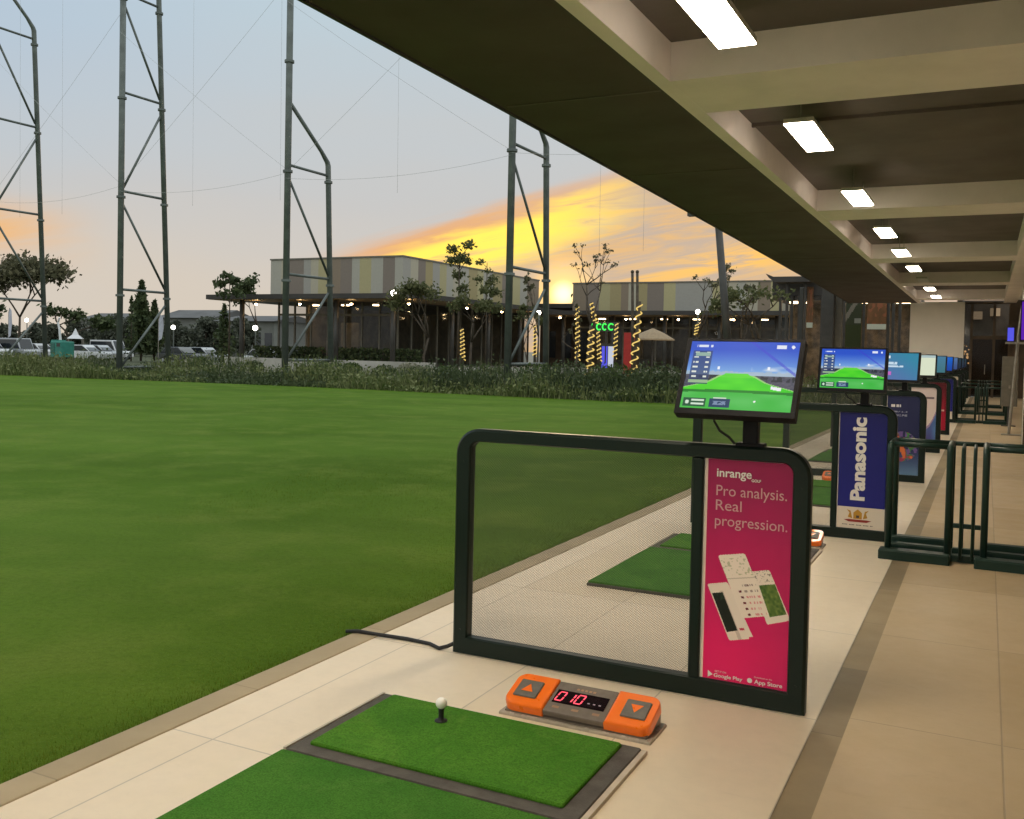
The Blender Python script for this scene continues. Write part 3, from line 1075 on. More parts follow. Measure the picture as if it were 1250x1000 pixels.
POSTERS = [
    ('crimson poster with white phones and app lettering', pink, (176, 458)),
    ('royal blue poster with white vertical lettering and a gold crest', bluep, (8, 54)),
    ('navy poster with a bunch of colourful figures', navyp, (50, 120)),
    ('white poster with a blue violet corner', whitep, (34, 90)),
    ('dark red poster with small white marks', redp, (24, 60)),
    ('royal blue poster with a cream foot, behind the dark red one', bluep, (6, 54)),
    ('cream poster edge seen at a steep angle', cream, (10, 20)),
    ('plain dark poster, third from the far end', darkp, (4, 8)),
    ('plain dark poster, second from the far end', darkp, (4, 8)),
    ('plain dark poster, closest to the end wall', darkp, (4, 8))]
part0 = None
partitions = []
for k, (desc, fn, res) in enumerate(POSTERS):
    if k == 0:
        part0 = thing('bay_partition', '', 'partition', (-1.487, 4.12, 0), 0, 'bay partitions along the tee line')
        partition_parts(part0)
        base_kids = [x for x in bpy.data.objects if x.parent == part0]
        p = part0
    else:
        p = part0.copy()
        COL.objects.link(p)
        for ch in base_kids:
            c = ch.copy()
            COL.objects.link(c)
            c.parent = p
    p.location = (-1.487, 4.12 + PITCH * k, 0)
    p['label'] = 'dark green mesh bay partition with a ' + desc
    partitions.append(p)
    po = picture('poster', PW, PH, res[0], res[1], fn, MT['print'], p)
    po.location = (PX0, -0.0145, PZ0)
    lx = lambda x, z, y=-0.0025: (x - PX0, y, z - PZ0)
    if k == 0:
        lettering('inrange', 0.052, MT['white'], po, lx(0.452, 0.975), bold=0.0009, width=0.150)
        lettering('GOLF', 0.016, MT['white'], po, lx(0.602, 0.962), bold=0.0004, width=0.040)
        lettering('Pro analysis.', 0.066, MT['pinkwhite'], po, lx(0.452, 0.893), width=0.300)
        lettering('Real', 0.066, MT['pinkwhite'], po, lx(0.451, 0.829), width=0.112)
        lettering('progression.', 0.066, MT['pinkwhite'], po, lx(0.449, 0.762), width=0.308)
        m = MB().add([(0, 0, 0), (0.022, 0, 0.014), (0, 0, 0.03)], [(0, 1, 2)])
        q = m.build('store_mark', MT['white'], po)
        q.location = lx(0.436, 0.094)
        lettering('GET IT ON', 0.011, MT['white'], po, lx(0.466, 0.120), width=0.05)
        lettering('Google Play', 0.022, MT['white'], po, lx(0.462, 0.099), bold=0.0004, width=0.125)
        m = MB().lathe([(0.011, 0), (0.0105, 0.001)], n=14)
        for i, v in enumerate(m.v):
            m.v[i] = (v[0], -v[2], v[1])
        q = m.build('store_mark', MT['white'], po)
        q.location = lx(0.618, 0.108)
        lettering('Download on the', 0.010, MT['white'], po, lx(0.637, 0.123), width=0.075)
        lettering('App Store', 0.024, MT['white'], po, lx(0.637, 0.099), bold=0.0005, width=0.118)
    if k in (1, 5):
        lettering('Panasonic', 0.150, MT['white'], po, lx(0.610, 0.322), bold=0.0062, upward=True, width=0.690)
    if k == 1:
        lettering('Panasonic', 0.045, MT['white'], p, (-0.79, -0.0355, 0.36), bold=0.001, upward=True, width=0.25)
        gold = surf('gold crest ink', lin(190, 140, 40), 0.5)
        redi = surf('red crest ink', lin(150, 40, 30), 0.5)
        dk = surf('dark crest ink', lin(70, 56, 60), 0.5)
        m = MB()
        m.add([(-0.024, 0, 0.02), (0.024, 0, 0.02), (0.024, 0, 0.06), (0.0, 0, 0.082), (-0.024, 0, 0.06)], [(0, 1, 2, 3, 4)])
        for sx in (-1, 1):
            m.add([(sx * 0.03, 0, 0.022), (sx * 0.055, 0, 0.03), (sx * 0.046, 0, 0.058), (sx * 0.062, 0, 0.078), (sx * 0.04, 0, 0.07)], [(0, 1, 2, 3, 4)])
        q = m.build('crest', gold, po)
        q.scale = (1.4, 1, 1.3)
        q.location = lx(0.566, 0.142)
        m = MB().add([(-0.078, 0, 0.012), (-0.05, 0, 0.0), (0.05, 0, 0.0), (0.078, 0, 0.012), (0.05, 0, 0.016), (-0.05, 0, 0.016)], [(0, 1, 2, 3, 4, 5)])
        q2 = m.build('crest_ribbon', redi, po)
        q2.scale = (1.4, 1, 1.3)
        q2.location = lx(0.566, 0.142)
        m = MB()
        m.add([(-0.012, -0.001, 0.035), (0.012, -0.001, 0.035), (0.012, -0.001, 0.055), (-0.012, -0.001, 0.055)], [(0, 1, 2, 3)])
        for kx in range(22):
            if kx % 5 != 4:
                m.add([(-0.12 + kx * 0.011, 0, -0.028), (-0.113 + kx * 0.011, 0, -0.028), (-0.113 + kx * 0.011, 0, -0.021), (-0.12 + kx * 0.011, 0, -0.021)], [(0, 1, 2, 3)])
        q3 = m.build('crest_caption', dk, po)
        q3.location = lx(0.566, 0.142)


# ---- screens
def game(u, v):
    # horizon about v=.5
    if v > 0.50:
        c = mixc((126, 172, 222), (42, 82, 196), (v - 0.52) / 0.36)
        cl = VN(u * 9, v * 22) * (1 - abs(v - 0.58) / 0.12)
        if u > 0.6 and cl > 0.30:
            c = mixc(c, (190, 205, 225), (cl - 0.3) * 2.5)
        if v < 0.545 + 0.02 * VN2(u * 40, 1):
            c = mixc(c, (178, 186, 190), 0.65)
        if abs((u - 0.66) + (v - 0.9) * 0.9) < 0.02:
            c = mixc(c, (60, 60, 200), 0.5)
    else:
        c = mixc((64, 66, 84), (92, 92, 104), VN(u * 50, v * 60))
        if v > 0.42 and VN2(u * 60, v * 30) > 0.6:
            c = (44, 50, 58)
    t = max(0.0, 0.52 - v)
    le = 0.37 - 1.05 * t - 2.2 * max(0, t - 0.12) ** 1.2
    re = 0.58 + 1.25 * t + 2.0 * max(0, t - 0.12) ** 1.2
    if v < 0.525 and le < u < re:
        c = mixc((84, 214, 44), (58, 196, 40), VN(u * 8, v * 20))
        if v > 0.46:
            c = mixc(c, (120, 220, 70), 0.4)
        if v < 0.29 - 0.03 * abs(u - 0.5):
            c = mixc((62, 178, 66), (92, 190, 96), VN2(u * 5, v * 8))
            if v > 0.25 - 0.03 * abs(u - 0.5):
                c = (36, 128, 44)
    elif v < 0.5 and (le - 0.03 < u < le or re < u < re + 0.03):
        c = (150, 200, 120)
    if math.hypot((u - 0.675) * 1.5, v - 0.13) < 0.014:
        c = (250, 250, 250)
    for (a, b) in ((0.30, 0.60), (0.755, 0.615)):
        if abs(u - a) < 0.012 and abs(v - b) < 0.022:
            c = (235, 240, 248)
    if 0.80 < u < 0.89 and abs(v - 0.325 + (u - 0.84) * 0.25) < 0.022:
        c = (235, 235, 240)
    if 0.03 < u < 0.215 and 0.36 < v < 0.86:
        c = mixc(c, (44, 62, 104), 0.72)
        r = ((v - 0.36) / 0.073) % 1
        if 0.3 < r < 0.62 and ((0.05 < u < 0.10) or (0.165 < u < 0.195)) and VN2(u * 60, math.floor((v - 0.36) / 0.073) * 7) > 0.25:
            c = (216, 222, 214)
        if 0.78 < v < 0.83 and 0.06 < u < 0.20:
            c = (140, 170, 160)
        if 0.375 < v < 0.42:
            c = (150, 180, 140)
    if 0.06 < u < 0.21 and 0.915 < v < 0.95 and VN2(u * 70, 3) > 0.3:
        c = (214, 222, 236)
    if 0.80 < u < 0.885 and 0.90 < v < 0.955:
        c = (222, 226, 240)
    if math.hypot((u - 0.945) * 1.6, v - 0.93) < 0.025:
        c = (226, 230, 240)
    if 0.02 < u < 0.235 and 0.03 < v < 0.155:
        c = mixc(c, (28, 56, 56), 0.75)
        if 0.10 < u < 0.22 and (0.05 < v < 0.08 or 0.105 < v < 0.135):
            c = (206, 226, 206)
        if math.hypot((u - 0.06) * 1.6, v - 0.09) < 0.03:
            c = (206, 226, 206)
    if 0.265 < u < 0.455 and 0.03 < v < 0.15:
        c = (38, 64, 96)
        if 0.30 < u < 0.42 and 0.06 < v < 0.12 and VN(u * 60, v * 60) > 0.4:
            c = (120, 140, 170)
    if 0.30 < u < 0.42 and 0.15 < v < 0.17:
        c = (200, 220, 200)
    return c


def tealscr(u, v):
    c = mixc((98, 106, 168), (54, 132, 160), 0.6 * u + 0.6 * v)
    if 0.08 < u < 0.36 and 0.80 < v < 0.90:
        c = (234, 240, 250)
    if (0.06 < u < 0.52 and 0.58 < v < 0.66) or (0.06 < u < 0.66 and 0.46 < v < 0.54 and u > 0.24):
        if VN(u * 40, v * 3) > 0.25:
            c = (196, 216, 230)
    if 0.06 < u < 0.40 and 0.18 < v < 0.30:
        c = (196, 104, 190)
    return c


def tablescr(u, v):
    c = (214, 222, 196)
    if VN(math.floor(u * 7) * 3.1, math.floor(v * 12) * 2.7) > 0.5 and 0.25 < (v * 12) % 1 < 0.75:
        c = (140, 168, 132)
    if v > 0.86:
        c = (170, 190, 190)
    return c


def blu(a, b):
    def f(u, v):
        c = mixc(a, b, v)
        if abs(u - 0.5) < 0.2 and VN2(u * 12, v * 18) > 0.5:
            c = mixc(c, (190, 225, 245), 0.7)
        return c
    return f


SCREENS = [
    ('fairway game on screen, largest, on the crimson poster partition', game, (184, 112)),
    ('fairway game on screen, on the blue white-lettered partition', game, (120, 74)),
    ('teal screen showing white text and a pink badge', tealscr, (48, 30)),
    ('pale screen showing a table of figures', tablescr, (36, 24)),
    ('dim teal screen right behind the pale table screen', blu((60, 110, 120), (70, 120, 150)), (16, 12)),
    ('bright blue screen near the end wall', blu((20, 60, 150), (20, 100, 200)), (16, 12)),
    ('grey blue screen just beyond the bright blue one', blu((50, 70, 120), (80, 110, 150)), (12, 8)),
    ('dark screen, third from the end wall', blu((30, 40, 60), (40, 60, 70)), (6, 4)),
    ('dark screen, second from the end wall', blu((30, 40, 60), (40, 60, 70)), (6, 4)),
    ('dark screen, closest to the end wall', blu((30, 40, 60), (40, 60, 70)), (6, 4))]
for k, (desc, fn, res) in enumerate(SCREENS):
    if k == 0:
        yaw, tilt, w, h, oz, ox = -0.054, 0.472, 0.512, 0.363, 0.296, -0.046
    else:
        yaw, tilt, w, h, oz, ox = -0.12 + 0.05 * math.sin(k * 2.4), 0.17, 0.545, 0.368, 0.292, -0.10
    mo = thing('bay_monitor', 'black monitor with ' + desc, 'monitor', (-0.895, 4.12 + PITCH * k, 1.114), 0, 'monitors standing on the bay partitions')
    m = MB().cbox(-0.032, 0.032, -0.028, 0.028, 0.012, 0.27, 0.004).cbox(-0.06, 0.06, -0.036, 0.036, 0.0, 0.014, 0.004)
    m.box(-0.05, 0.05, -0.045, -0.028, 0.19, 0.28)
    m.build('stand', MT['black'], mo)
    rot = Matrix.Translation((ox, -0.06, oz)) @ Matrix.Rotation(yaw, 4, 'Z') @ Matrix.Rotation(-tilt, 4, 'X')
    ca = MB().cbox(-w / 2, w / 2, 0, 0.05, -h / 2, h / 2, 0.005).cbox(-w * 0.3, w * 0.3, 0.05, 0.075, -h * 0.3, h * 0.3, 0.01).build('casing', MT['black'], mo)
    ca.matrix_local = rot
    bz = MB()
    a, b, t_, l_ = w / 2, h / 2, 0.013, 0.020
    bz.box(-a, a, -0.004, -0.0005, b - t_, b).box(-a, a, -0.004, -0.0005, -b, -b + 0.026)
    bz.box(-a, -a + l_, -0.004, -0.0005, -b + 0.0265, b - t_ - 0.0005).box(a - l_, a, -0.004, -0.0005, -b + 0.0265, b - t_ - 0.0005)
    bz.build('bezel', MT['black'], ca)
    sc = picture('screen', w - 2 * l_ - 0.001, h - t_ - 0.027, res[0], res[1], fn, MT['screen'], ca)
    sc.location = (-a + l_ + 0.0005, -0.0015, -b + 0.0265)
    cb = MB().tube([(-0.16, -0.02, 0.16), (-0.155, -0.03, 0.10), (-0.13, -0.03, 0.06), (-0.09, -0.025, 0.035), (-0.065, -0.02, 0.006)], 0.006, 6)
    cb.build('cable', MT['rubber'], mo)

# ------------------------------------------------------------------ mats, balls, dispensers
BAY = ['nearest bay', 'second bay', 'third bay', 'fourth bay', 'fifth bay', 'sixth bay']


def mats(k):
    y = PITCH * k
    hm = thing('hitting_mat', 'square of bright green turf with grey rubber border on the floor of the ' + BAY[k], 'golf mat', (-1.69, 2.755 + y, 0), 0, 'turf hitting mats')
    L, D_ = 0.575, 0.65
    b = 0.055
    MB().cbox(-L, L, 0, D_, 0, 0.020, 0.004).build('border', MT['matedge'], hm)
    MB().cbox(-L + b, L - b - 0.015, b + 0.012, D_ - 0.02, 0.021, 0.034, 0.006).build('turf', MT['turf'], hm)
    MB().box(-L - 0.012, -L - 0.001, 0, D_, 0, 0.024).build('trim', MT['mattrim'], hm)
    MB().box(L + 0.001, L + 0.022, 0, D_, 0, 0.014).build('trim', MT['mattrim'], hm)
    sm = thing('stance_mat', 'large darker green stance mat lying before the hitting mat in the ' + BAY[k], 'golf mat', (-1.69, 1.455 + y, 0), 0, 'turf stance mats')
    MB().cbox(-0.575, 0.575, 0, 1.29, 0.0, 0.018, 0.004).build('base', MT['matedge'], sm)
    MB().cbox(-0.57, 0.57, 0.01, 1.275, 0.0185, 0.030, 0.005).build('turf', MT['turf2'], sm)


def dispenser(k):
    y = PITCH * k
    d = thing('ball_control', 'orange and grey ball counter with arrow buttons on the floor of the ' + BAY[k], 'ball counter', (-1.435, 3.50 + y, 0.0), 0, 'orange ball counters')
    D_ = 0.19
    tl = math.atan2(0.065, D_)
    T = Matrix.Translation((0, 0, 0.034)) @ Matrix.Rotation(tl, 4, 'X')     # tilted top plane, its own y up the slope
    hw = 0.315
    sl_ = D_ / math.cos(tl)
    m = MB().cbox(-hw - 0.012, hw + 0.012, -0.012, D_ + 0.012, 0.0, 0.012, 0.004)
    m.build('base_plate', MT['clearbase'], d)
    m = MB().prism([(0.004, 0.0125), (D_ - 0.004, 0.0125), (D_ - 0.004, 0.08), (0.004, 0.018)], 'x', -hw + 0.01, hw - 0.01)
    m.build('wedge_body', MT['greyplate'], d)
    for s in (-1, 1):
        x0, x1 = (-hw, -0.135) if s < 0 else (0.13, hw)
        m = MB()
        pts = []
        r = 0.045
        n = 6
        cs = [(x0 + r, 0 + r, 180), (x1 - r, r, 270), (x1 - r, sl_ - r, 0), (x0 + r, sl_ - r, 90)]
        for i, (cx2, cy2, a0) in enumerate(cs):
            outer = (i in (0, 3)) if s < 0 else (i in (1, 2))
            if outer:
                for q in range(n + 1):
                    a = R(a0 + 90 * q / n)
                    pts.append((cx2 + r * math.cos(a), cy2 + r * math.sin(a)))
            else:
                pts.append((cx2 + (-r if i in (0, 3) else r), cy2 + (-r if i < 2 else r)))
        N = len(pts)
        cxm, cym = sum(p_[0] for p_ in pts) / N, sum(p_[1] for p_ in pts) / N
        layers = ((1.0, -0.020), (1.0, 0.014), (0.97, 0.021), (0.92, 0.024))
        for k_, z in layers:
            m.v += [tuple(T @ Vector((cxm + (px_ - cxm) * k_, cym + (py_ - cym) * k_, z))) for px_, py_ in pts]
        for a in range(3):
            for i in range(N):
                j = (i + 1) % N
                m.f.append((a * N + i, a * N + j, (a + 1) * N + j, (a + 1) * N + i))
        m.f.append(tuple(3 * N + i for i in range(N)))
        e = m.build('end_cap', MT['orange'], d, smooth=False)
        bx = -0.235 if s < 0 else 0.235
        bm = MB().cbox(bx - 0.052, bx + 0.052, 0.045, 0.150, 0.0245, 0.031, 0.004, T)
        bt = bm.build('button', MT['button'], d)
        am = MB()
        cyy = 0.0975
        q = -s
        tri = [(bx - 0.026, cyy - q * 0.022), (bx + 0.026, cyy - q * 0.022), (bx, cyy + q * 0.026)]
        if q < 0:
            tri = tri[::-1]
        am.v = [tuple(T @ Vector((a, b, 0.0325))) for a, b in tri]
        am.f = [(0, 1, 2)]
        am.build('arrow', MT['orange'], bt)
    m = MB().cbox(-0.134, 0.129, 0.002, sl_ - 0.004, -0.008, 0.014, 0.003, T)
    fp = m.build('face_plate', MT['greyplate'], d)
    dsx = MB().box(-0.118, 0.108, 0.062, 0.142, 0.0142, 0.0165, T).build('display', MT['display'], fp)
    mk = MB()
    for q in range(5):
        mk.add([T @ Vector(z_) for z_ in ((-0.045 + q * 0.018, 0.158, 0.0143), (-0.033 + q * 0.018, 0.158, 0.0143), (-0.033 + q * 0.018, 0.170, 0.0143), (-0.045 + q * 0.018, 0.170, 0.0143))], [(0, 1, 2, 3)])
    for q in (-0.105, -0.02, 0.07):
        mk.add([T @ Vector(z_) for z_ in ((q, 0.030, 0.0143), (q + 0.03, 0.030, 0.0143), (q + 0.03, 0.044, 0.0143), (q, 0.044, 0.0143))], [(0, 1, 2, 3)])
    mk.build('printed_marks', MT['markink'], fp)
    seg = MB()

    def digit(x, on):
        wd, hh, t = 0.028, 0.054, 0.0065
        y0 = 0.075
        sh = lambda px_, py_: (px_ + (py_ - y0) * 0.16, py_)
        S = {'a': (0, hh, wd, hh), 'b': (wd, hh / 2, wd, hh), 'c': (wd, 0, wd, hh / 2), 'd': (0, 0, wd, 0), 'e': (0, 0, 0, hh / 2), 'f': (0, hh / 2, 0, hh), 'g': (0, hh / 2, wd, hh / 2)}
        for k_ in on:
            ax, ay, bx2, by = S[k_]
            if ay == by:
                c4 = [(x + ax, y0 + ay - t / 2), (x + bx2, y0 + ay - t / 2), (x + bx2, y0 + ay + t / 2), (x + ax, y0 + ay + t / 2)]
            else:
                c4 = [(x + ax - t / 2, y0 + ay + 0.003), (x + ax + t / 2, y0 + ay + 0.003), (x + ax + t / 2, y0 + by - 0.003), (x + ax - t / 2, y0 + by - 0.003)]
            seg.add([T @ Vector((*sh(p_, q_), 0.0172)) for p_, q_ in c4], [(0, 1, 2, 3)])
    digit(-0.110, 'abcdef')
    digit(-0.068, 'bc')
    digit(-0.026, 'abcdef')
    seg.build('digits', MT['led'], dsx)
    dm = MB()
    for i in range(3):
        dm.add([T @ Vector(p_) for p_ in ((0.030 + i * 0.024, 0.086, 0.0172), (0.040 + i * 0.024, 0.086, 0.0172), (0.040 + i * 0.024, 0.092, 0.0172), (0.030 + i * 0.024, 0.092, 0.0172))], [(0, 1, 2, 3)])
    dm.build('dashes', MT['leddim'], dsx)
    return d


for k in range(5):
    mats(k)
    dispenser(k)
tee = thing('rubber_tee', 'short black rubber tee standing on the bright turf of the nearest bay', 'golf tee', (-1.885, 3.23, 0.034))
MB().lathe([(0.026, 0.0), (0.024, 0.004), (0.012, 0.008), (0.0105, 0.02), (0.011, 0.046), (0.0125, 0.050)], n=18).build('tee_body', MT['rubber'], tee, smooth=True)
bl = MB().ball((0, 0, 0.0225), 0.0225, 20, 14).build('golf_ball', MT['ball'], smooth=True)
bl.location = (-1.885, 3.23, 0.034 + 0.048)
tag(bl, 'white golf ball resting on the black rubber tee', 'golf ball')
cbo = MB().tube([(-2.96, 4.07, 0.012), (-2.90, 4.09, 0.018), (-2.80, 4.11, 0.012), (-2.62, 4.13, 0.010), (-2.48, 4.12, 0.010), (-2.40, 4.08, 0.010), (-2.365, 4.10, 0.02), (-2.325, 4.13, 0.04)], 0.010, 8).build('floor_cable', MT['rubber'], smooth=True)
tag(cbo, 'black cable running across the kerb to the foot of the nearest partition', 'cable')


# ------------------------------------------------------------------ bag stands
def arch(x, y0, y1, z, r, rc=0.06):
    p = [(x, y0, 0.03), (x, y0, z - rc)]
    for k in range(1, 6):
        a = PI / 2 * k / 5
        p.append((x, y0 + rc - rc * math.cos(a), z - rc + rc * math.sin(a)))
    for k in range(0, 6):
        a = PI / 2 * k / 5
        p.append((x, y1 - rc + rc * math.sin(a), z - rc + rc * math.cos(a)))
    p.append((x, y1, 0.03))
    return p


bs0 = thing('bag_stand', '', 'bag stand', (0, 0, 0), 0, 'dark green golf bag stands across the walkway')
Y0, Y1, ZT = -0.02, 0.50, 0.855
for x in (-0.63, -0.22, 0.02, 0.44):
    MB().tube(arch(x, Y0, Y1, ZT, 0.024), 0.024, 8).build('frame_hoop', MT['gate'], bs0, smooth=True)
for x in (-0.135, -0.055):
    MB().tube(arch(x, Y0 + 0.02, Y1 - 0.02, ZT - 0.005, 0.012), 0.012, 8).build('divider_hoop', MT['gate'], bs0, smooth=True)
for xa, xb in ((-0.63, -0.22), (0.02, 0.44)):
    for y in (0.06, 0.44):
        MB().tube([(xa, y, ZT), (xb, y, ZT)], 0.02, 8).build('top_rail', MT['gate'], bs0, smooth=True)
    MB().cbox(xa - 0.06, xb + 0.02, Y0 - 0.10, Y0 + 0.03, 0, 0.075, 0.012).build('base_rail', MT['gate'], bs0)
    MB().cbox(xa - 0.02, xb + 0.02, 0.14, 0.22, 0, 0.085, 0.012).build('base_rail', MT['gate'], bs0)
    MB().cbox(xa - 0.02, xb + 0.02, Y1 - 0.05, Y1 + 0.04, 0, 0.09, 0.012).build('base_rail', MT['gate'], bs0)
    MB().box(xa - 0.02, xb + 0.02, Y0 + 0.031, Y1 - 0.051, 0.004, 0.03).build('base_tray', MT['gate'], bs0)
for q in ((0.06, 0.14, 0, 0.05), (0.36, 0.42, 0, 0.05), (0.40, 0.43, 0.20, 0.235)):
    MB().cbox(-0.199, -0.001, q[0], q[1], q[2], q[3], 0.008).build('link_rail', MT['gate'], bs0)
MB().box(-0.195, -0.005, 0.141, 0.359, 0.004, 0.012).build('base_tray', MT['gate'], bs0)
MB().tube([(-0.22, 0.44, ZT), (0.02, 0.44, ZT)], 0.018, 8).build('top_rail', MT['gate'], bs0, smooth=True)
for i, (x, y, lab) in enumerate(((0.0, 7.75, 'dark green tubular bag stand beside the blue poster partition, nearest one'),
                                 (0.0, 25.5, 'dark green tubular bag stand halfway down the walkway'),
                                 (0.02, 29.7, 'dark green tubular bag stand, second from the end door'),
                                 (0.0, 34.2, 'dark green tubular bag stand, closest to the end door'))):
    o = bs0 if i == 0 else copy_tree(bs0)
    o.location = (x, y, 0)
    o['label'] = lab

# wooden side panel, grey cabinet and wall screens at the right edge
wp = thing('wooden_counter', 'brown wooden counter end at the right edge of the walkway', 'counter', (0.58, 18.4, 0))
MB().cbox(0, 0.9, 0, 0.6, 0, 1.48, 0.01).build('counter_body', MT['brownwall'], wp)
MB().box(-0.012, -0.001, -0.01, 0.03, 0, 1.40).build('edge_strip', MT['wall'], wp)
gs = thing('grey_cabinet', 'grey metal cabinet on a thin leg among the far bag stands', 'cabinet', (0.485, 25.0, 0))
MB().cbox(-0.17, 0.17, -0.07, 0.07, 0.46, 1.62, 0.01).build('cabinet_body', surf('grey cabinet paint', (0.13, 0.12, 0.095), 0.5), gs)
MB().tube([(0, 0, 0.02), (0, 0, 0.46)], 0.03, 8).cbox(-0.15, 0.15, -0.1, 0.1, 0, 0.02, 0.004).build('leg', MT['column'], gs)
MB().box(-0.02, 0.02, -0.10, -0.07, 0.88, 0.95).build('handle', MT['metal'], gs)
tv = thing('screen_stand', 'pale slim post carrying violet lit screens at the right edge', 'screen stand', (0.50, 22.0, 0))
MB().tube([(-0.06, 0, 0.02), (0.06, 0, 2.1), (0.16, 0, 3.2)], 0.03, 8).cbox(-0.2, 0.2, -0.15, 0.15, 0, 0.02, 0.005).build('post', MT['metal'], tv)
MB().box(-0.18, 0.75, -0.12, 0.02, 1.86, 1.90).build('shelf', MT['metal'], tv)
f = MB().cbox(0.08, 0.9, -0.08, -0.035, 1.93, 2.75, 0.005).build('panel_casing', MT['black'], tv)
MB().box(0.10, 0.88, -0.084, -0.081, 1.95, 2.72).build('lit_panel', MT['purplescreen'], f)
f = MB().cbox(-0.155, -0.02, -0.08, -0.04, 1.91, 2.2, 0.005).build('panel_casing', MT['black'], tv)
MB().box(-0.145, -0.03, -0.084, -0.081, 1.92, 2.19).build('lit_panel', MT['bluescreen'], f)


# ------------------------------------------------------------------ net masts
def mast(x, n, dz, d0, label, top=24.0):
    y0 = 31.3
    t = thing('net_mast', label, 'net mast', (x, y0, dz), 0, 'tall steel masts of the safety net')
    dd = lambda z: d0 - 0.05 * z                      # the rear leg leans in towards the top
    fl = [4.2 + 4.5 * k for k in range(6)]
    tb = fl[n - 1] + 0.85
    MB().tube([(0, 0, -0.6), (0, 0, top)], 0.135, 12).build('leg', MT['mast'], t, smooth=True)
    d = dd(tb)
    p = [(0, dd(-0.6), -0.6), (0, dd(tb - 0.15), tb - 0.15), (0, d - 0.05, tb), (0, d * 0.82, tb + 0.40), (0, 0.12, tb + 1.95)]
    MB().tube(p, [0.125, 0.12, 0.11, 0.085, 0.085], 12).build('leg', MT['mast'], t, smooth=True)
    for k in range(n):
        z = fl[k] + 0.28
        MB().tube([(0, 0.13, z), (0, dd(z) - 0.12, z)], 0.06, 8).build('rung', MT['mast'], t, smooth=True)
    MB().tube([(0, 0.13, 0.9), (0, dd(0.9) - 0.12, 0.9)], 0.06, 8).build('rung', MT['mast'], t, smooth=True)
    for k in range(n):
        zt, zb = fl[k] - 0.35, (fl[k - 1] + 0.45 if k else 0.95)
        if (n - 1 - k) % 2 == 0:
            a, b = (0, 0.13, zt), (0, dd(zb) - 0.12, zb)
        else:
            a, b = (0, dd(zt) - 0.12, zt), (0, 0.13, zb)
        MB().tube([a, b], 0.055, 8).build('brace', MT['mast'], t, smooth=True)
    for k in range(6):
        MB().tube([(0, 0, fl[k] - 0.05), (0, 0, fl[k] + 0.05)], 0.20, 14).build('flange', MT['mast'], t)
        if k < n:
            MB().tube([(0, dd(fl[k]), fl[k] - 0.05), (0, dd(fl[k]), fl[k] + 0.05)], 0.18, 14).build('flange', MT['mast'], t)


MX = [-44.7, -35.75, -26.1, -15.75]
mast(MX[0], 4, -0.9, 3.1, 'grey steel net mast cut by the left edge of the photo')
mast(MX[1], 4, -0.55, 3.0, 'grey steel net mast, second from the left, with the tallest ladder')
mast(MX[2], 2, 0.0, 3.15, 'grey steel net mast standing before the striped clubhouse corner')
mast(MX[3], 2, 0.1, 3.45, 'grey steel net mast rising behind the roof edge, beside the sunlit gap')


def cable(a, b, sag, label, r=0.0055):
    a, b = Vector(a), Vector(b)
    p = []
    for i in range(17):
        t = i / 16
        q = a.lerp(b, t)
        q.z -= sag * 4 * t * (1 - t)
        p.append(q)
    o = MB().tube(p, r, 5).build('net_cable', MT['cable'], smooth=True)
    tag(o, label, 'net cable', 'thin cables of the safety net')


gl = 'thin grey net cable slung between the steel masts against the sky'
for a, b in ((0, 1), (1, 2), (2, 3)):
    cable((MX[a], 31.15, 8.4), (MX[b], 31.15, 8.6), 0.35, gl)
    cable((MX[a], 31.15, 15.6), (MX[b], 31.15, 8.8), 0.1, gl)
    cable((MX[a], 31.15, 8.6), (MX[b], 31.15, 16.4), 0.1, gl)
cable((MX[3], 31.15, 8.7), (-4.0, 31.15, 8.6), 0.35, gl)
cable((MX[3], 31.15, 15.9), (-4.0, 31.15, 8.8), 0.1, gl)
for x in (-42.5, -39.5, -31.2, -26.35, -20.6, -12.2, -10.6):
    cable((x, 31.15, 5.0 if x > -14 else 7.5), (x - 0.1, 31.15, 20), 0, 'thin grey net cable hanging straight down between the masts', 0.0045)


# ------------------------------------------------------------------ planting bed
def bed():
    r = random.Random(5)
    m = MB()
    pale = MB()
    dark = MB()
    for i in range(52000):
        x = -2.98 - 62 * r.random()
        if x > -6.0 and r.random() < 0.5:
            continue
        y = 28.2 + 6.5 * r.random() ** 1.2
        gz = -0.10 * max(0.0, min(1.0, (-x - 20) / 20)) - 0.03
        hn = VN(x * 0.45 + 30, y * 0.5)
        h = (0.14 + 1.15 * hn ** 1.7 + 0.2 * VN2(x * 1.7, y * 1.7)) * min(1, 0.45 + (y - 28.2) / 3.0) * r.uniform(0.6, 1.15)
        if x > -15:
            h *= 0.92
        lean = Vector((r.gauss(0, 0.3), r.gauss(0, 0.3), 1)) * h
        w = r.uniform(0.010, 0.026)
        a = r.uniform(0, PI)
        b = Vector((x, y, gz))
        e = Vector((math.cos(a), math.sin(a), 0)) * w
        tgt = pale if (r.random() < 0.06 and y > 30 and x < -14) else m
        if tgt is m and VN2(x * 0.35 + 9, y * 0.6) + 0.25 * r.random() > 0.72:
            tgt = dark
        if r.random() < 0.5:
            tgt.add([b - e, b + e, b + lean * 0.6 + e * 0.8, b + lean, b + lean * 0.6 - e * 0.8], [(0, 1, 2, 3, 4)])
        else:
            tgt.leaf(b + lean * r.uniform(0.5, 1.0), r.uniform(0.045, 0.10), 2.0, r)
    return m, pale, dark


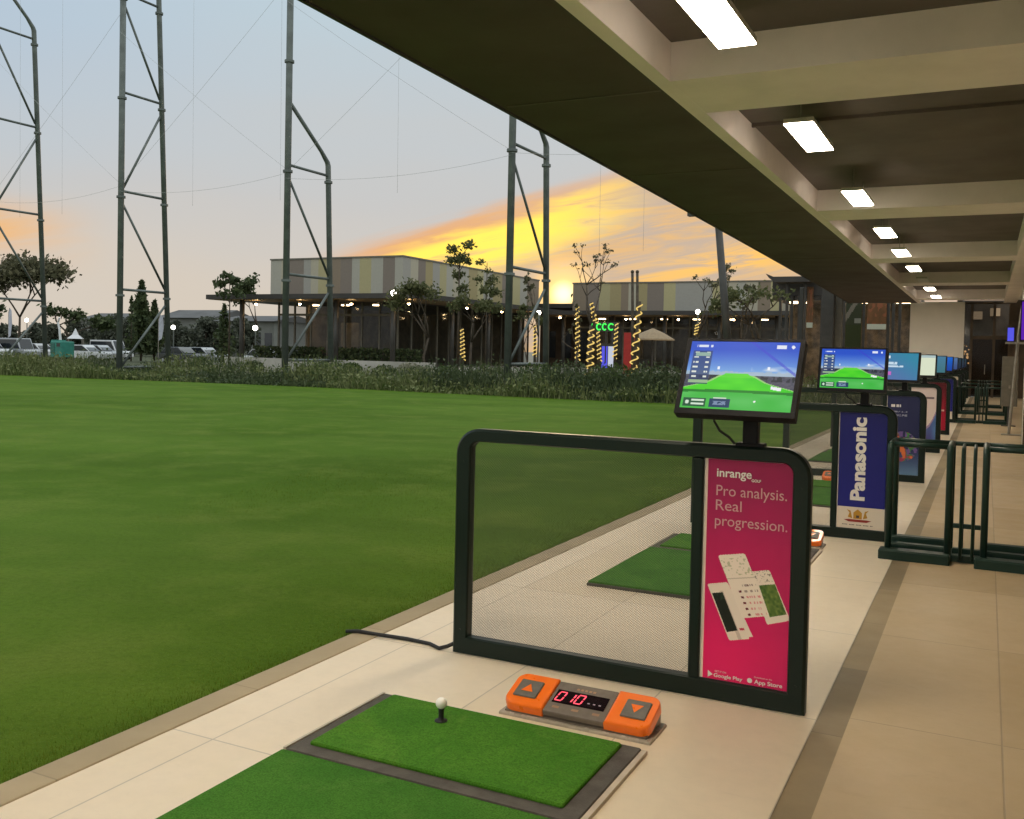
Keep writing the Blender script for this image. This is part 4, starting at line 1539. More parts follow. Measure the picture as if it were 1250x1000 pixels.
m, pale, dark = bed()
o = m.build('ground_cover', MT['bedgrass'])
struct(o, 'stuff')
tag(o, 'low green grass and shrub planting along the far edge of the lawn', 'ground cover')
o = dark.build('dark_ground_cover', MT['leafA'])
struct(o, 'stuff')
tag(o, 'darker low shrub patches among the planting beyond the lawn', 'ground cover')
o = pale.build('pale_grass', MT['bedpale'])
struct(o, 'stuff')
tag(o, 'pale feathery grass heads among the planting beyond the lawn', 'grass')


def fringe():
    r = random.Random(21)
    m = MB()
    for i in range(70000):
        y = 1.6 + 13.5 * r.random() ** 1.35
        x = -2.935 - 3.2 * r.random() ** 2.0 * (0.6 + y / 12)
        h = r.uniform(0.008, 0.017)
        w = r.uniform(0.0015, 0.003)
        a = r.uniform(0, 2 * PI)
        l = r.uniform(0, 0.018)
        m.add([(x - w * math.cos(a), y - w * math.sin(a), -0.03), (x + w * math.cos(a), y + w * math.sin(a), -0.03), (x + l * math.sin(a), y - l * math.cos(a), h - 0.006)], [(0, 1, 2)])
    return m


MT['blade'] = leaf_mat('lawn blade', (0.060, 0.105, 0.008, 1), (0.120, 0.165, 0.018, 1), 0.2, 0.04)
o = fringe().build('lawn_blades', MT['blade'])
struct(o, 'stuff')
tag(o, 'short mown grass blades along the kerb of the lawn', 'grass')


# ------------------------------------------------------------------ trees
def tree(px, base_y, Y, top_py, label, crown=None, n=900, leaf=0.35, kind='round', mat='leafA', trunk_r=0.12, name='tree', group='trees around the range', seed=1, spread=1.0, gz=-0.1):
    r = random.Random(seed)
    b = at(px, base_y, Y)
    t = at(px, top_py, Y)
    H = t.z - gz
    root = thing(name, label, 'tree', (b.x, Y, gz), 0, group)
    tk = MB()
    lf = MB()
    ends = []

    def branch(p, d, L, rad, lev):
        q = p + d * L
        mid = p + d * L * 0.5 + Vector((r.gauss(0, 0.04), r.gauss(0, 0.04), 0)) * L
        tk.tube([p, mid, q], rad, 6 if lev else 8, rad * 0.6)
        if lev >= 3 or rad < 0.012:
            ends.append(q)
            return
        for _ in range(r.choice((2, 3, 3))):
            dd = (d + Vector((r.gauss(0, 0.55), r.gauss(0, 0.55), r.gauss(0.12, 0.25))) * spread).normalized()
            branch(q, dd, L * r.uniform(0.55, 0.8), rad * 0.6, lev + 1)
    if kind == 'column':
        tk.tube([(0, 0, 0), (0, 0, H * 0.95)], trunk_r, 8, trunk_r * 0.25)
        for i in range(n):
            z = H * (0.12 + 0.88 * r.random())
            w = crown * (1 - (z / H) ** 2.2) * r.uniform(0.2, 1) * (0.75 + 0.5 * VN(z * 1.5, seed))
            a = r.uniform(0, 2 * PI)
            lf.leaf((w * math.cos(a), w * math.sin(a), z), leaf * r.uniform(0.6, 1.3), 1.7, r)
    elif kind == 'bush':                                # full, lumpy crown down to the ground
        tk.tube([(0, 0, 0), (0, 0, H * 0.8)], trunk_r, 7, trunk_r * 0.3)
        lumps = [(Vector((r.uniform(-0.6, 0.6) * crown, r.uniform(-0.5, 0.5) * crown, H * r.uniform(0.25, 0.8))), r.uniform(0.28, 0.5) * crown) for _ in range(9)]
        lumps.append((Vector((0, 0, H * 0.8)), H * 0.2))
        for i in range(n):
            c, q = r.choice(lumps)
            v = Vector((r.gauss(0, 1), r.gauss(0, 1), r.gauss(0, 1))).normalized() * q * r.random() ** 0.4
            v.z *= min(1.0, H * 0.28 / q)
            lf.leaf(c + v, leaf * r.uniform(0.5, 1.2), 1.5, r)
    elif kind == 'tuft':                                # slim stem, few limbs with tufts at the tips
        tk.tube([(0, 0, 0), (0.03, 0, H * 0.5), (0, 0, H * 0.98)], trunk_r, 7, trunk_r * 0.3)
        for i in range(7):
            z = H * r.uniform(0.72, 1.0)
            a = r.uniform(0, 2 * PI)
            e = Vector((crown * math.cos(a) * r.uniform(0.4, 1), crown * math.sin(a) * r.uniform(0.4, 1), z + 0.1 * H * r.uniform(-0.2, 0.5)))
            tk.tube([(0, 0, z - 0.06 * H), tuple(e)], trunk_r * 0.35, 5, trunk_r * 0.15)
            for _ in range(n // 7):
                lf.leaf(e + Vector((r.gauss(0, 0.5), r.gauss(0, 0.5), r.gauss(0, 0.32))) * crown * 0.5, leaf * r.uniform(0.5, 1.2), 1.8, r)
    else:
        fork = 0.42 if kind == 'round' else 0.38
        branch(Vector((0, 0, 0)), Vector((r.gauss(0, 0.03), r.gauss(0, 0.03), 1)).normalized(), H * fork, trunk_r, 0)
        zmax = max(q.z for q in ends)
        sc = (H * 0.96) / zmax
        wx = max(0.3, max(abs(q.x) for q in ends))
        sx = crown / wx
        tk.v = [(x * (1 + (sx - 1) * min(1, max(0, (z - H * 0.3) / (H * 0.4)))), y * (1 + (sx - 1) * min(1, max(0, (z - H * 0.3) / (H * 0.4)))), z * sc) for x, y, z in tk.v]
        ends = [Vector((q.x * sx, q.y * sx, q.z * sc)) for q in ends]
        for i in range(n):
            e = r.choice(ends)
            s = (0.16 if kind == 'round' else 0.05) * crown
            c = e + Vector((r.gauss(0, s), r.gauss(0, s), r.gauss(0, s * 0.7)))
            lf.leaf(c, leaf * r.uniform(0.5, 1.3), 1.6, r)
    tk.build('trunk', MT['bark'], root, smooth=True)
    if lf.v:
        lf.build('crown', MT[mat], root)
    return root


tree(22, 432, 68, 318, 'broad spreading tree at the far left edge, before the orange sky', 4.6, 4200, 0.34, 'round', 'leafC', 0.16, seed=3)
tree(80, 432, 66, 378, 'low dark tree behind the teal lift at the left', 2.2, 900, 0.35, 'round', 'leafA', 0.14, seed=8)
tree(-8, 432, 74, 370, 'low dark tree at the very left behind the parked cars', 2.4, 900, 0.35, 'round', 'leafA', 0.14, seed=9)
tree(172, 436, 60, 343, 'dark narrow conical tree behind the second mast from the left', 1.0, 1500, 0.30, 'column', 'leafA', 0.10, seed=4)
tree(188, 436, 62, 368, 'shorter dark conical tree beside the narrow one', 0.9, 900, 0.30, 'column', 'leafA', 0.10, seed=5)
tree(160, 436, 58, 362, 'thin upright tree with sparse foliage beside the second mast', 0.6, 260, 0.22, 'column', 'leafA', 0.06, seed=6)
tree(279, 446, 46, 330, 'slim tree with a flat tuft on top before the clubhouse roof tip', 0.75, 280, 0.22, 'tuft', 'leafA', 0.07, seed=11)
tree(273, 440, 52, 372, 'short bushy tree left of the slim flat topped one', 0.8, 500, 0.22, 'column', 'leafA', 0.07, seed=12)
tree(312, 436, 86, 336, 'dark tree showing above the left end of the clubhouse canopy', 2.6, 1100, 0.35, 'round', 'leafA', 0.16, seed=13)
tree(520, 446, 47, 345, 'leafy round tree in front of the clubhouse glass', 1.5, 1500, 0.13, 'round', 'leafE', 0.09, seed=14)
tree(558, 450, 46, 306, 'tall slim leafy tree with tufted top before the striped wall', 0.7, 700, 0.14, 'tuft', 'leafE', 0.08, seed=15)
tree(575, 450, 45, 345, 'leafy rounded tree with light string on its trunk', 1.15, 1300, 0.13, 'round', 'leafE', 0.09, seed=16)
tree(592, 445, 52, 318, 'thin tree with small tufts right of the tall slim one', 0.6, 300, 0.14, 'tuft', 'leafE', 0.06, seed=17)
tree(655, 446, 44, 330, 'thin bare tree beside the fourth mast', 0.9, 120, 0.14, 'bare', 'leafC', 0.06, seed=18)
tree(722, 462, 38, 288, 'bare branching tree with sparse leaf tips against the sunset', 1.25, 240, 0.085, 'bare', 'leafC', 0.085, seed=19)
tree(703, 462, 40, 352, 'short thin bare tree left of the branching one', 0.4, 40, 0.12, 'bare', 'leafC', 0.06, seed=20)
tree(848, 462, 42, 318, 'bare branching tree with sparse leaves before the right striped wall', 1.5, 260, 0.09, 'bare', 'leafC', 0.08, seed=21)
tree(925, 462, 40, 352, 'leafy low tree behind the big monitor', 1.4, 700, 0.12, 'round', 'leafE', 0.08, seed=22)
tree(900, 462, 47, 345, 'thin sparse tree right of the leaning lamp pole', 0.9, 160, 0.15, 'bare', 'leafC', 0.06, seed=23)
tree(640, 446, 55, 372, 'small round bush tree in front of the glass wall, left of the fourth mast', 0.8, 420, 0.13, 'round', 'leafE', 0.06, seed=24)
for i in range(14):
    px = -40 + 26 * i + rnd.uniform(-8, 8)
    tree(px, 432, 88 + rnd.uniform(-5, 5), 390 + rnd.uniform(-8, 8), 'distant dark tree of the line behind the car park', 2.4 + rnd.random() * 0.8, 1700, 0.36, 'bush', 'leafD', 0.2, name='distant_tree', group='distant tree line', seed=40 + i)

# low shrubs in the bed
for i, (px, py, Y, s) in enumerate(((402, 452, 38, 0.7), (470, 454, 38, 0.55), (545, 456, 37, 0.6), (690, 474, 31.5, 0.9), (745, 478, 31, 0.85), (800, 480, 31, 0.9), (655, 470, 33, 0.8), (830, 482, 31, 0.8), (245, 452, 40, 0.6), (310, 450, 42, 0.5), (500, 438, 45, 0.55), (520, 438, 44.5, 0.45), (430, 440, 45, 0.5), (605, 440, 44, 0.5))):
    p = at(px, py, Y)
    r = random.Random(100 + i)
    root = thing('shrub', 'pale flowering shrub before the clubhouse glass' if i in (10, 11) else 'dark rounded shrub in the bed beyond the lawn', 'shrub', (p.x, Y, -0.1), 0, 'pale shrubs' if i in (10, 11) else 'shrubs in the planting bed')
    m = MB()
    for _ in range(6):
        m.tube([(0, 0, 0), (r.gauss(0, 0.3) * s, r.gauss(0, 0.3) * s, s)], 0.015, 5, 0.006)
    m.build('stem', MT['bark'], root)
    m = MB()
    for _ in range(1100):
        d = Vector((r.gauss(0, 1), r.gauss(0, 1), r.gauss(0, 1))).normalized() * (r.random() ** 0.4) * s
        m.leaf((d.x * 1.3, d.y, s * 0.75 + d.z * 0.75), r.uniform(0.04, 0.09), 1.7, r)
    m.build('foliage', MT['bedpale' if i in (10, 11) else 'leafA' if i % 2 else 'leafB'], root)


# trunks wrapped with warm light strings
def light_string(px0, py0, px1, py1, Y, label, turns=10, rad=0.13, trunk=True):
    a, b = at(px0, py0, Y), at(px1, py1, Y)
    root = thing('string_lights', label, 'string lights', tuple(a), 0, 'warm string lights wound round the trunks')
    v = b - a
    m = MB()
    n = turns * 14
    pts = []
    for i in range(n + 1):
        t = i / n
        q = v * t + Vector((math.cos(2 * PI * turns * t), math.sin(2 * PI * turns * t), 0)) * rad * (1 - 0.35 * t)
        pts.append(q)
    m.tube(pts, 0.027, 5)
    m.build('bulb_string', MT['fairy'], root)
    if trunk:
        t = thing('trunk_post', 'trunk wound by the ' + label.replace('light string', 'lights', 1), 'trunk', tuple(a), 0, 'slim lit trunks by the lawn')
        MB().tube([(0, 0, -1.0), tuple(v * 0.5), tuple(v * 1.04)], 0.085, 8, 0.05).build('trunk', MT['bark'], t, smooth=True)


light_string(719, 470, 722, 402, 35, 'widely spaced light string below the branching bare tree', 8, 0.17)
light_string(771, 470, 781, 372, 35, 'light string leaning beside the red board', 9, 0.16, True)
light_string(705, 440, 705, 375, 42, 'tight light string left of the green lit sign', 11, 0.12)
light_string(727, 395, 722, 370, 40, 'short light string just above the green sign', 5, 0.12)
light_string(732, 441, 730, 405, 45, 'short light string just under the green lit sign', 7, 0.11)
light_string(750, 438, 753, 395, 46, 'light string right of the green lit sign', 8, 0.11)
light_string(653, 436, 653, 398, 45, 'light string between the fourth mast legs', 8, 0.12)
light_string(565, 440, 564, 402, 46, 'light string under the leafy tree before the clubhouse', 8, 0.14)
light_string(850, 410, 851, 396, 50, 'short light string left of the big monitor top', 4, 0.13)
for px, top, lab in ((773, 332, 'dark bare pole, left of a pair beside the lit leaning trunk'), (779, 332, 'dark bare pole, right of a pair beside the lit leaning trunk')):
    a, b = at(px, 462, 36), at(px - 1, top, 36)
    t = thing('bare_pole', lab, 'pole', (a.x, 36, 0), 0, 'pair of bare poles')
    MB().tube([(0, 0, -0.3), (b.x - a.x, 0, b.z)], 0.07, 8, 0.055).build('pole_shaft', MT['bark'], t, smooth=True)
    MB().ball((b.x - a.x, 0, b.z), 0.075, 8, 6).build('pole_cap', MT['bark'], t, smooth=True)

# ------------------------------------------------------------------ clubhouse with striped upper walls
STRIPE = [lin(172, 164, 124), lin(158, 156, 148), lin(128, 118, 108), lin(178, 170, 128), lin(168, 166, 154), lin(136, 122, 104), lin(176, 170, 150), lin(160, 148, 108)]


def striped(name, parent, x0, x1, y0, y1, z0, z1, seed):
    """cladding in vertical stripes of several muted colours"""
    r = random.Random(seed)
    me_v, me_f, cols = [], [], []

    def strip(a, b, horiz, fixed, ztop):
        t = a
        sgn = 1 if b > a else -1
        while (b - t) * sgn > 1e-6:
            w = r.choice((0.6, 0.9, 0.9, 1.3))
            e = t + sgn * w
            if (b - e) * sgn < 0.3:
                e = b
            n = len(me_v)
            if horiz:
                me_v.extend([(t, fixed, z0), (e, fixed, z0), (e, fixed, z1), (t, fixed, z1)])
            else:
                me_v.extend([(fixed, t, z0), (fixed, e, z0), (fixed, e, z1), (fixed, t, z1)])
            me_f.append((n, n + 1, n + 2, n + 3))
            cols.append(r.choice(STRIPE))
            t = e
    strip(x0, x1, True, y0, z1)
    strip(y0, y1, False, x1, z1)
    strip(x1, x0, True, y1, z1)
    strip(y1, y0, False, x0, z1)
    me_v.extend([(x0, y0, z1), (x1, y0, z1), (x1, y1, z1), (x0, y1, z1)])
    n = len(me_v)
    me_f.append((n - 4, n - 3, n - 2, n - 1))
    cols.append(lin(90, 86, 80))
    me = bpy.data.meshes.new(name)
    me.from_pydata(me_v, [], me_f)
    ca = me.color_attributes.new('Col', 'FLOAT_COLOR', 'CORNER')
    flat = []
    for c in cols:
        flat += list(c) * 4
    ca.data.foreach_set('color', flat)
    me.materials.append(MT['print'])
    o = bpy.data.objects.new(name, me)
    COL.objects.link(o)
    o.parent = parent
    return o


def clubhouse(label, x0, x1, y0, y1, zc, zt, over, glow, seed, zg=0.3):
    t = thing('clubhouse', label, 'building', (0, 0, 0))
    striped('striped_wall', t, x0, x1, y0, y1, zc + 0.32, zt, seed)
    MB().box(x0 - 0.05, x1 + 0.05, y0 - 0.05, y1 + 0.05, zt + 0.003, zt + 0.10).build('parapet_cap', MT['greycol'], t)
    l, rr, f, b = over
    MB().box(x0 - l, x1 + rr, y0 - f, y1 + b, zc, zc + 0.30).build('canopy_roof', MT['darkroof'], t)
    MB().box(x0 - l + 0.1, x1 + rr - 0.1, y0 - f + 0.1, y0 - 0.2, zc - 0.02, zc - 0.002).build('canopy_soffit', MT['woodsoffit'], t)
    MB().box(x1 + 0.2, x1 + rr - 0.1, y0 - 0.19, y1 + b - 0.1, zc - 0.02, zc - 0.002).build('canopy_soffit', MT['woodsoffit'], t)
    # glazed ground floor set under the canopy
    gy = y0 + 0.9
    gx1 = x1 - 0.9
    gm, fm = MB(), MB()
    n = int((gx1 - x0) / 1.3)
    for i in range(n + 1):
        x = x0 + (gx1 - x0) * i / n
        fm.box(x - 0.05, x + 0.05, gy - 0.06, gy + 0.06, zg, zc - 0.02)
    fm.box(x0 + 0.06, gx1 - 0.06, gy - 0.04, gy + 0.04, zc - 0.9, zc - 0.75)
    n2 = max(2, int((y1 - gy) / 1.6))
    for i in range(1, n2 + 1):
        y = gy + (y1 - gy) * i / n2
        fm.box(gx1 - 0.06, gx1 + 0.06, y - 0.05, y + 0.05, zg, zc - 0.02)
    gm.add([(x0, gy, zg), (gx1, gy, zg), (gx1, gy, zc - 0.02), (x0, gy, zc - 0.02)], [(0, 1, 2, 3)])
    gm.add([(gx1, gy + 0.07, zg), (gx1, y1, zg), (gx1, y1, zc - 0.02), (gx1, gy + 0.07, zc - 0.02)], [(0, 1, 2, 3)])
    fr = fm.build('window_frame', MT['greycol'], t)
    gm.build('pane', MT['glassmid'], fr)
    for q in range(int((gx1 - x0) / 2.6)):
        MB().box(x0 + 1 + q * 2.6, x0 + 1.5 + q * 2.6, gy + 2.2, gy + 2.5, zc - 0.10, zc - 0.03).build('interior_lamp', MT['shoplamp'], t)
    tb = MB()
    rr2 = random.Random(seed)
    for q in range(14):
        tx, ty = rr2.uniform(x0 + 0.8, gx1 - 1), gy + rr2.uniform(0.6, 2.0)
        tb.cbox(tx - 0.45, tx + 0.45, ty - 0.25, ty + 0.25, zg - 0.3, zg + rr2.uniform(0.6, 1.3), 0.02)
    struct(tb.build('interior_furniture', MT['greycol'], t), 'stuff')
    MB().box(x0 - l, x1 + rr, y0 - f, y1 + b, -0.3, zg - 0.002).build('plinth', MT['lowwall'], t)
    MB().box(x0 + 0.3, x0 + 0.5, gy + 2.5, y1, zg, zc - 0.03).box(x0 + 0.5, gx1 - 0.3, y1 - 0.3, y1 - 0.08, zg, zc - 0.03).box(x0 + 3, x0 + 4.5, gy + 3, gy + 3.2, zg, 3.2).build('interior_wall', MT['clubwall'], t)
    for cx2, cy2 in glow:
        c = MB().tube([(cx2, cy2, -0.2), (cx2, cy2, zc)], 0.16, 10).build('column', MT['column'], t, smooth=True)
        d = MB().ball((cx2 + 0.9, cy2 + 0.3, zc - 0.28), 0.09, 10, 8, 0.6).build('downlight', MT['canopyglow'], t, smooth=True)
    return t


clubhouse('long clubhouse with striped cladding above a dark canopy and glass front', -43.6, -33.0, 50.7, 71.0, 4.45, 7.25, (2.5, 3.2, 3.4, 1.0),
          [(-43.8, 48.2), (-40.2, 48.2), (-36.2, 48.2), (-32.0, 48.2), (-31.0, 53.5), (-31.0, 58.5), (-31.0, 63.5), (-31.0, 68.5)], 4)
clubhouse('second striped clubhouse block to the right of the sunlit gap', -29.3, -10.0, 69.4, 84.0, 4.3, 6.85, (2.6, 2.0, 3.5, 1.0),
          [(-29, 67), (-25, 67), (-21, 67), (-17, 67), (-13, 67)], 9)
lk = thing('link_block', 'low brown link block closing the gap under the sunlit sky', 'building', (-31.1, 72.5, 0))
MB().box(-2.4, 2.2, 0, 4, -0.3, 5.1).build('wall', MT['brownwall'], lk)
MB().box(-2.6, 2.6, -0.6, 4.4, 5.103, 5.45).build('roof', MT['darkroof'], lk)
for q in (-1.4, 0.0, 1.4):
    MB().box(q - 0.45, q + 0.45, -0.03, -0.003, 1.0, 3.2).build('window', MT['carglass'], lk)
sl2 = thing('flood_spot', 'bright white floodlight under the clubhouse canopy corner', 'floodlight', tuple(at(481, 358, 47)))
MB().ball((0, 0, 0), 0.20, 12, 8).build('lamp_lens', MT['spot'], sl2, smooth=True)
MB().box(-0.15, 0.15, 0.02, 0.3, 0.14, 0.26).build('lamp_bracket', MT['column'], sl2)
lw = MB().box(-43.5, -28, 46.3, 46.6, -0.3, 0.72).build('low_wall', MT['lowwall'])
tag(lw, 'low pale wall in front of the clubhouse terrace', 'wall')
kb = MB().box(-22, -6, 40.0, 40.5, -0.3, 0.38).build('low_kerb_wall', MT['lowwall'])
tag(kb, 'low pale kerb wall behind the lit trunks at the right', 'wall')
# clipped hedge in front of glass
for xa, xb, lab in ((-44, -38.5, 'clipped dark hedge under the left end of the clubhouse canopy'), (-37.5, -31, 'clipped dark hedge under the clubhouse canopy corner')):
    r = random.Random(int(-xa))
    root = thing('hedge', lab, 'hedge', ((xa + xb) / 2, 49.8, 0.2))
    m = MB()
    L = (xb - xa) / 2
    for _ in range(1800):
        m.leaf((r.uniform(-L, L), r.uniform(-0.35, 0.35), r.uniform(0.1, 1.25)), r.uniform(0.10, 0.2), 1.5, r)
    m.build('foliage', MT['leafA'], root)
    m = MB()
    for i in range(8):
        m.tube([(-L + 2 * L * (i + 0.5) / 8, 0, -0.3), (-L + 2 * L * (i + 0.5) / 8, 0, 1.0)], 0.03, 5)
    m.build('stem', MT['bark'], root)

# lit sign, red board, lit kiosk screen, parasols behind the string lights
sg = thing('green_sign', 'small green lit sign among the trunks, beyond the lawn', 'sign', tuple(at(736, 399, 46)))
m = MB()
sg.scale = (0.72, 0.72, 0.72)
for cx2, w in ((-0.75, 0.30), (-0.30, 0.30), (0.12, 0.26), (0.62, 0.34)):
    pts = [(cx2 + w * 0.6 * math.cos(a), 0, 0.22 * math.sin(a)) for a in [R(q) for q in range(40, 340, 30)]]
    m.tube(pts, 0.05, 6)
m.build('tube_letters', MT['green_neon'], sg)
MB().box(-1.0, 1.0, 0.06, 0.1, -0.34, 0.34).build('sign_board', MT['column'], sg)
MB().tube([(0.2, 0.1, -0.34), (0.2, 0.1, -2.6)], 0.05, 8).build('post', MT['column'], sg)
p = at(768, 432, 44)
rb = thing('red_board', 'tall red standing board beside the leaning lit trunk', 'board', (p.x, 44, -0.1))
MB().box(-0.28, 0.28, -0.03, 0.03, 0.1, 2.6).build('panel', MT['red'], rb)
MB().box(-0.35, 0.35, -0.15, 0.15, 0, 0.1).build('foot', MT['column'], rb)
p = at(743, 424, 48)
ks = thing('lit_kiosk', 'small blue and white lit kiosk screen under the green sign', 'kiosk', (p.x, 48, -0.1))
MB().box(-0.40, 0.40, -0.1, 0.1, 0, 2.1).build('kiosk_body', MT['column'], ks)
MB().box(-0.34, -0.02, -0.112, -0.101, 0.8, 1.95).build('lit_panel', MT['bluescreen'], ks)
MB().box(0.02, 0.34, -0.112, -0.101, 0.8, 1.95).build('lit_panel', emit('white lit panel', (0.8, 0.85, 1.0), 0.7), ks)
for px, Y, lab in ((796, 47, 'tan parasol with a dark pole right of the red board'),):
    p = at(px, 440, Y)
    pr = thing('parasol', lab, 'parasol', (p.x, Y, -0.15))
    MB().lathe([(1.15, 2.35), (1.12, 2.42), (0.6, 2.72), (0.05, 2.95)], n=12).build('canopy', surf('tan canvas ' + str(px), (0.30, 0.22, 0.13), 0.8), pr)
    MB().tube([(0, 0, 0), (0, 0, 2.9)], 0.05, 8).lathe([(0.4, 0), (0.38, 0.1)], n=12).build('pole', MT['column'], pr)
for i, (px, py, Y, lab) in enumerate(((33, 392, 70, 'lit street lamp at the far left before the broad tree'), (212, 401, 66, 'lit street lamp right of the second mast'), (312, 402, 60, 'lit street lamp under the clubhouse roof tip'), (852, 383, 52, 'lit lamp under the right clubhouse canopy'), (658, 384, 50, 'lit lamp between the fourth mast legs'))):
    p = at(px, py, Y)
    la = thing('street_lamp', lab, 'street lamp', (p.x, Y, -0.1), 0, 'lit lamps around the clubhouse')
    MB().tube([(0, 0, 0), (0, 0, p.z)], 0.05, 8).build('post', MT['mast'], la)
    MB().ball((0, -0.05, p.z + 0.2), 0.20 if i < 3 else 0.13, 10, 8).build('lamp_globe', MT['spot'], la, smooth=True)

# leaning lamp pole behind the roof edge
p0, p1 = at(893, 440, 30), at(876, 262, 30)
lp = thing('leaning_lamp_pole', 'grey leaning lamp pole with a flat arm at its top', 'lamp pole', (p0.x, 30, 0))
ptop = Vector((p1.x - p0.x, 0, p1.z))
MB().tube([(0.1, 0, -0.3), tuple(ptop)], 0.135, 10, 0.11).build('pole_shaft', MT['column'], lp, smooth=True)
MB().box(ptop.x - 0.95, ptop.x + 0.1, -0.12, 0.12, ptop.z - 0.02, ptop.z + 0.13).build('lamp_arm', MT['column'], lp)


# ------------------------------------------------------------------ cars, lift, banners, sheds at the left
def car(px, Y, mat, label, van=False, rz=0.0):
    p = at(px, 440, Y)
    t = thing('parked_car', label, 'car', (p.x, Y, -0.28), rz, 'cars parked beyond the lawn')
    L, Wd = 2.1, 0.86
    hb, hr = 0.95, (1.95 if van else 1.48)
    body = [(-L, 0.35), (L, 0.35), (L, 0.75), (L * 0.93, 0.92), (-L * 0.95, hb), (-L, 0.8)]
    m = MB().prism(body, 'y', -Wd, Wd)
    if van:
        cab = [(L * 0.62, 0.94), (L * 0.38, hr), (-L * 0.9, hr), (-L * 0.94, 0.94)]
    else:
        cab = [(L * 0.45, 0.93), (L * 0.12, hr), (-L * 0.55, hr), (-L * 0.86, 0.95)]
    m.prism([(a, b + 0.001) for a, b in cab], 'y', -Wd * 0.86, Wd * 0.86)
    m.build('body', mat, t, bevel=0.05)
    for s in (-1, 1):
        k = [(a * 0.93 - 0.03, 0.99 + (b - 0.94) * 0.82) for a, b in cab]
        m = MB().prism(k, 'y', s * Wd * 0.862, s * Wd * 0.872)
        m.build('side_window', MT['carglass'], t)
    m = MB().add([(cab[0][0] + 0.01, -Wd * 0.75, 1.0), (cab[0][0] + 0.01, Wd * 0.75, 1.0), (cab[1][0] + 0.03, Wd * 0.72, hr - 0.06), (cab[1][0] + 0.03, -Wd * 0.72, hr - 0.06)], [(0, 1, 2, 3)])
    m.build('windscreen', MT['carglass'], t)
    for sx in (-1.3, 1.3):
        for sy in (-1, 1):
            w = MB().tube([(sx, sy * (Wd - 0.16), 0.33), (sx, sy * (Wd + 0.02), 0.33)], 0.33, 16).build('wheel', MT['tyre'], t)
            MB().tube([(sx, sy * (Wd + 0.02), 0.33), (sx, sy * (Wd + 0.03), 0.33)], 0.19, 12).build('rim', MT['cars'], w)


car(-12, 58, MT['carw'], 'white parked car cut by the left edge of the photo')
car(22, 60, MT['cars'], 'silver parked van near the left edge', True)
car(48, 63, MT['carw'], 'white parked car left of the teal lift')
car(104, 57, MT['carw'], 'white parked car just right of the teal lift', False, 0.25)
car(122, 62, MT['cars'], 'silver parked car left of the second mast', False, 0.2)
car(135, 66, MT['carw'], 'white parked van hidden partly by the second mast', True, 0.1)
car(222, 60, MT['card'], 'dark parked car right of the second mast')
car(250, 64, MT['cars'], 'silver parked car near the slim tufted tree')
car(330, 57, MT['carw'], 'white parked car before the clubhouse left end')

p = at(76, 445, 50)
ex = thing('teal_lift', 'teal tracked boom lift with a raised white arm', 'boom lift', (p.x, 50, -0.28))
MB().cbox(-0.62, 0.62, -0.6, 0.6, 0.55, 1.75, 0.06).build('machine_body', MT['teal'], ex)
MB().cbox(-0.66, -0.1, -0.5, 0.5, 1.75, 1.85, 0.03).build('engine_cover', MT['teal'], ex)
MB().cbox(-0.56, -0.08, -0.625, -0.602, 0.85, 1.6, 0.02).build('side_door', surf('dark teal door', (0.02, 0.13, 0.10), 0.5), ex)
MB().cbox(0.12, 0.5, -0.62, -0.602, 1.35, 1.62, 0.02).build('vent_grille', MT['column'], ex)
for s in (-1, 1):
    MB().prism([(-0.75, 0.15), (-0.6, 0.0), (0.6, 0.0), (0.75, 0.15), (0.75, 0.4), (0.6, 0.54), (-0.6, 0.54), (-0.75, 0.4)], 'y', s * 0.35, s * 0.65).build('track', MT['tyre'], ex)
m = MB().tube([(-0.22, 0, 1.80), (-0.34, 0, 2.6), (-0.52, 0, 3.2)], [0.10, 0.085, 0.07], 8).tube([(-0.52, 0, 3.2), (-0.36, 0, 3.55)], 0.07, 8)
m.build('boom_arm', MT['carw'], ex)
MB().tube([(0.45, 0, 1.76), (0.45, 0, 2.1)], 0.05, 8).build('exhaust', MT['column'], ex)
p = at(92, 424, 58)
tn = thing('white_tent', 'small white pointed tent top behind the teal lift', 'tent', (p.x, 58, -0.28))
MB().lathe([(0.9, 2.0), (0.35, 2.35), (0.03, 2.9)], n=4).build('tent_top', MT['carw'], tn)
m = MB()
for q in range(4):
    m.tube([(0.85 * math.cos(q * PI / 2), 0.85 * math.sin(q * PI / 2), 0), (0.85 * math.cos(q * PI / 2), 0.85 * math.sin(q * PI / 2), 2.0)], 0.03, 6)
m.build('tent_leg', MT['metal'], tn)
for px, pt, pb, Y, lab in ((12, 376, 412, 60, 'pale feather banner near the left edge'), (196, 384, 416, 52, 'pale feather banner right of the second mast')):
    a, b = at(px, pb, Y), at(px, pt, Y)
    fb = thing('feather_banner', lab, 'banner', (a.x, Y, -0.2), 0, 'feather banners by the car park')
    h = b.z + 0.2
    z0 = a.z + 0.2
    MB().tube([(-0.22, 0, 0), (-0.22, 0, h * 0.9), (-0.05, 0, h)], 0.025, 6).build('pole', MT['metal'], fb)
    MB().prism([(-0.19, z0), (0.12, z0 + 0.15), (0.30, (h + z0) / 2), (0.22, h - 0.25), (-0.02, h - 0.02), (-0.19, h * 0.9)], 'y', -0.006, 0.006).build('cloth', MT['flag'], fb)
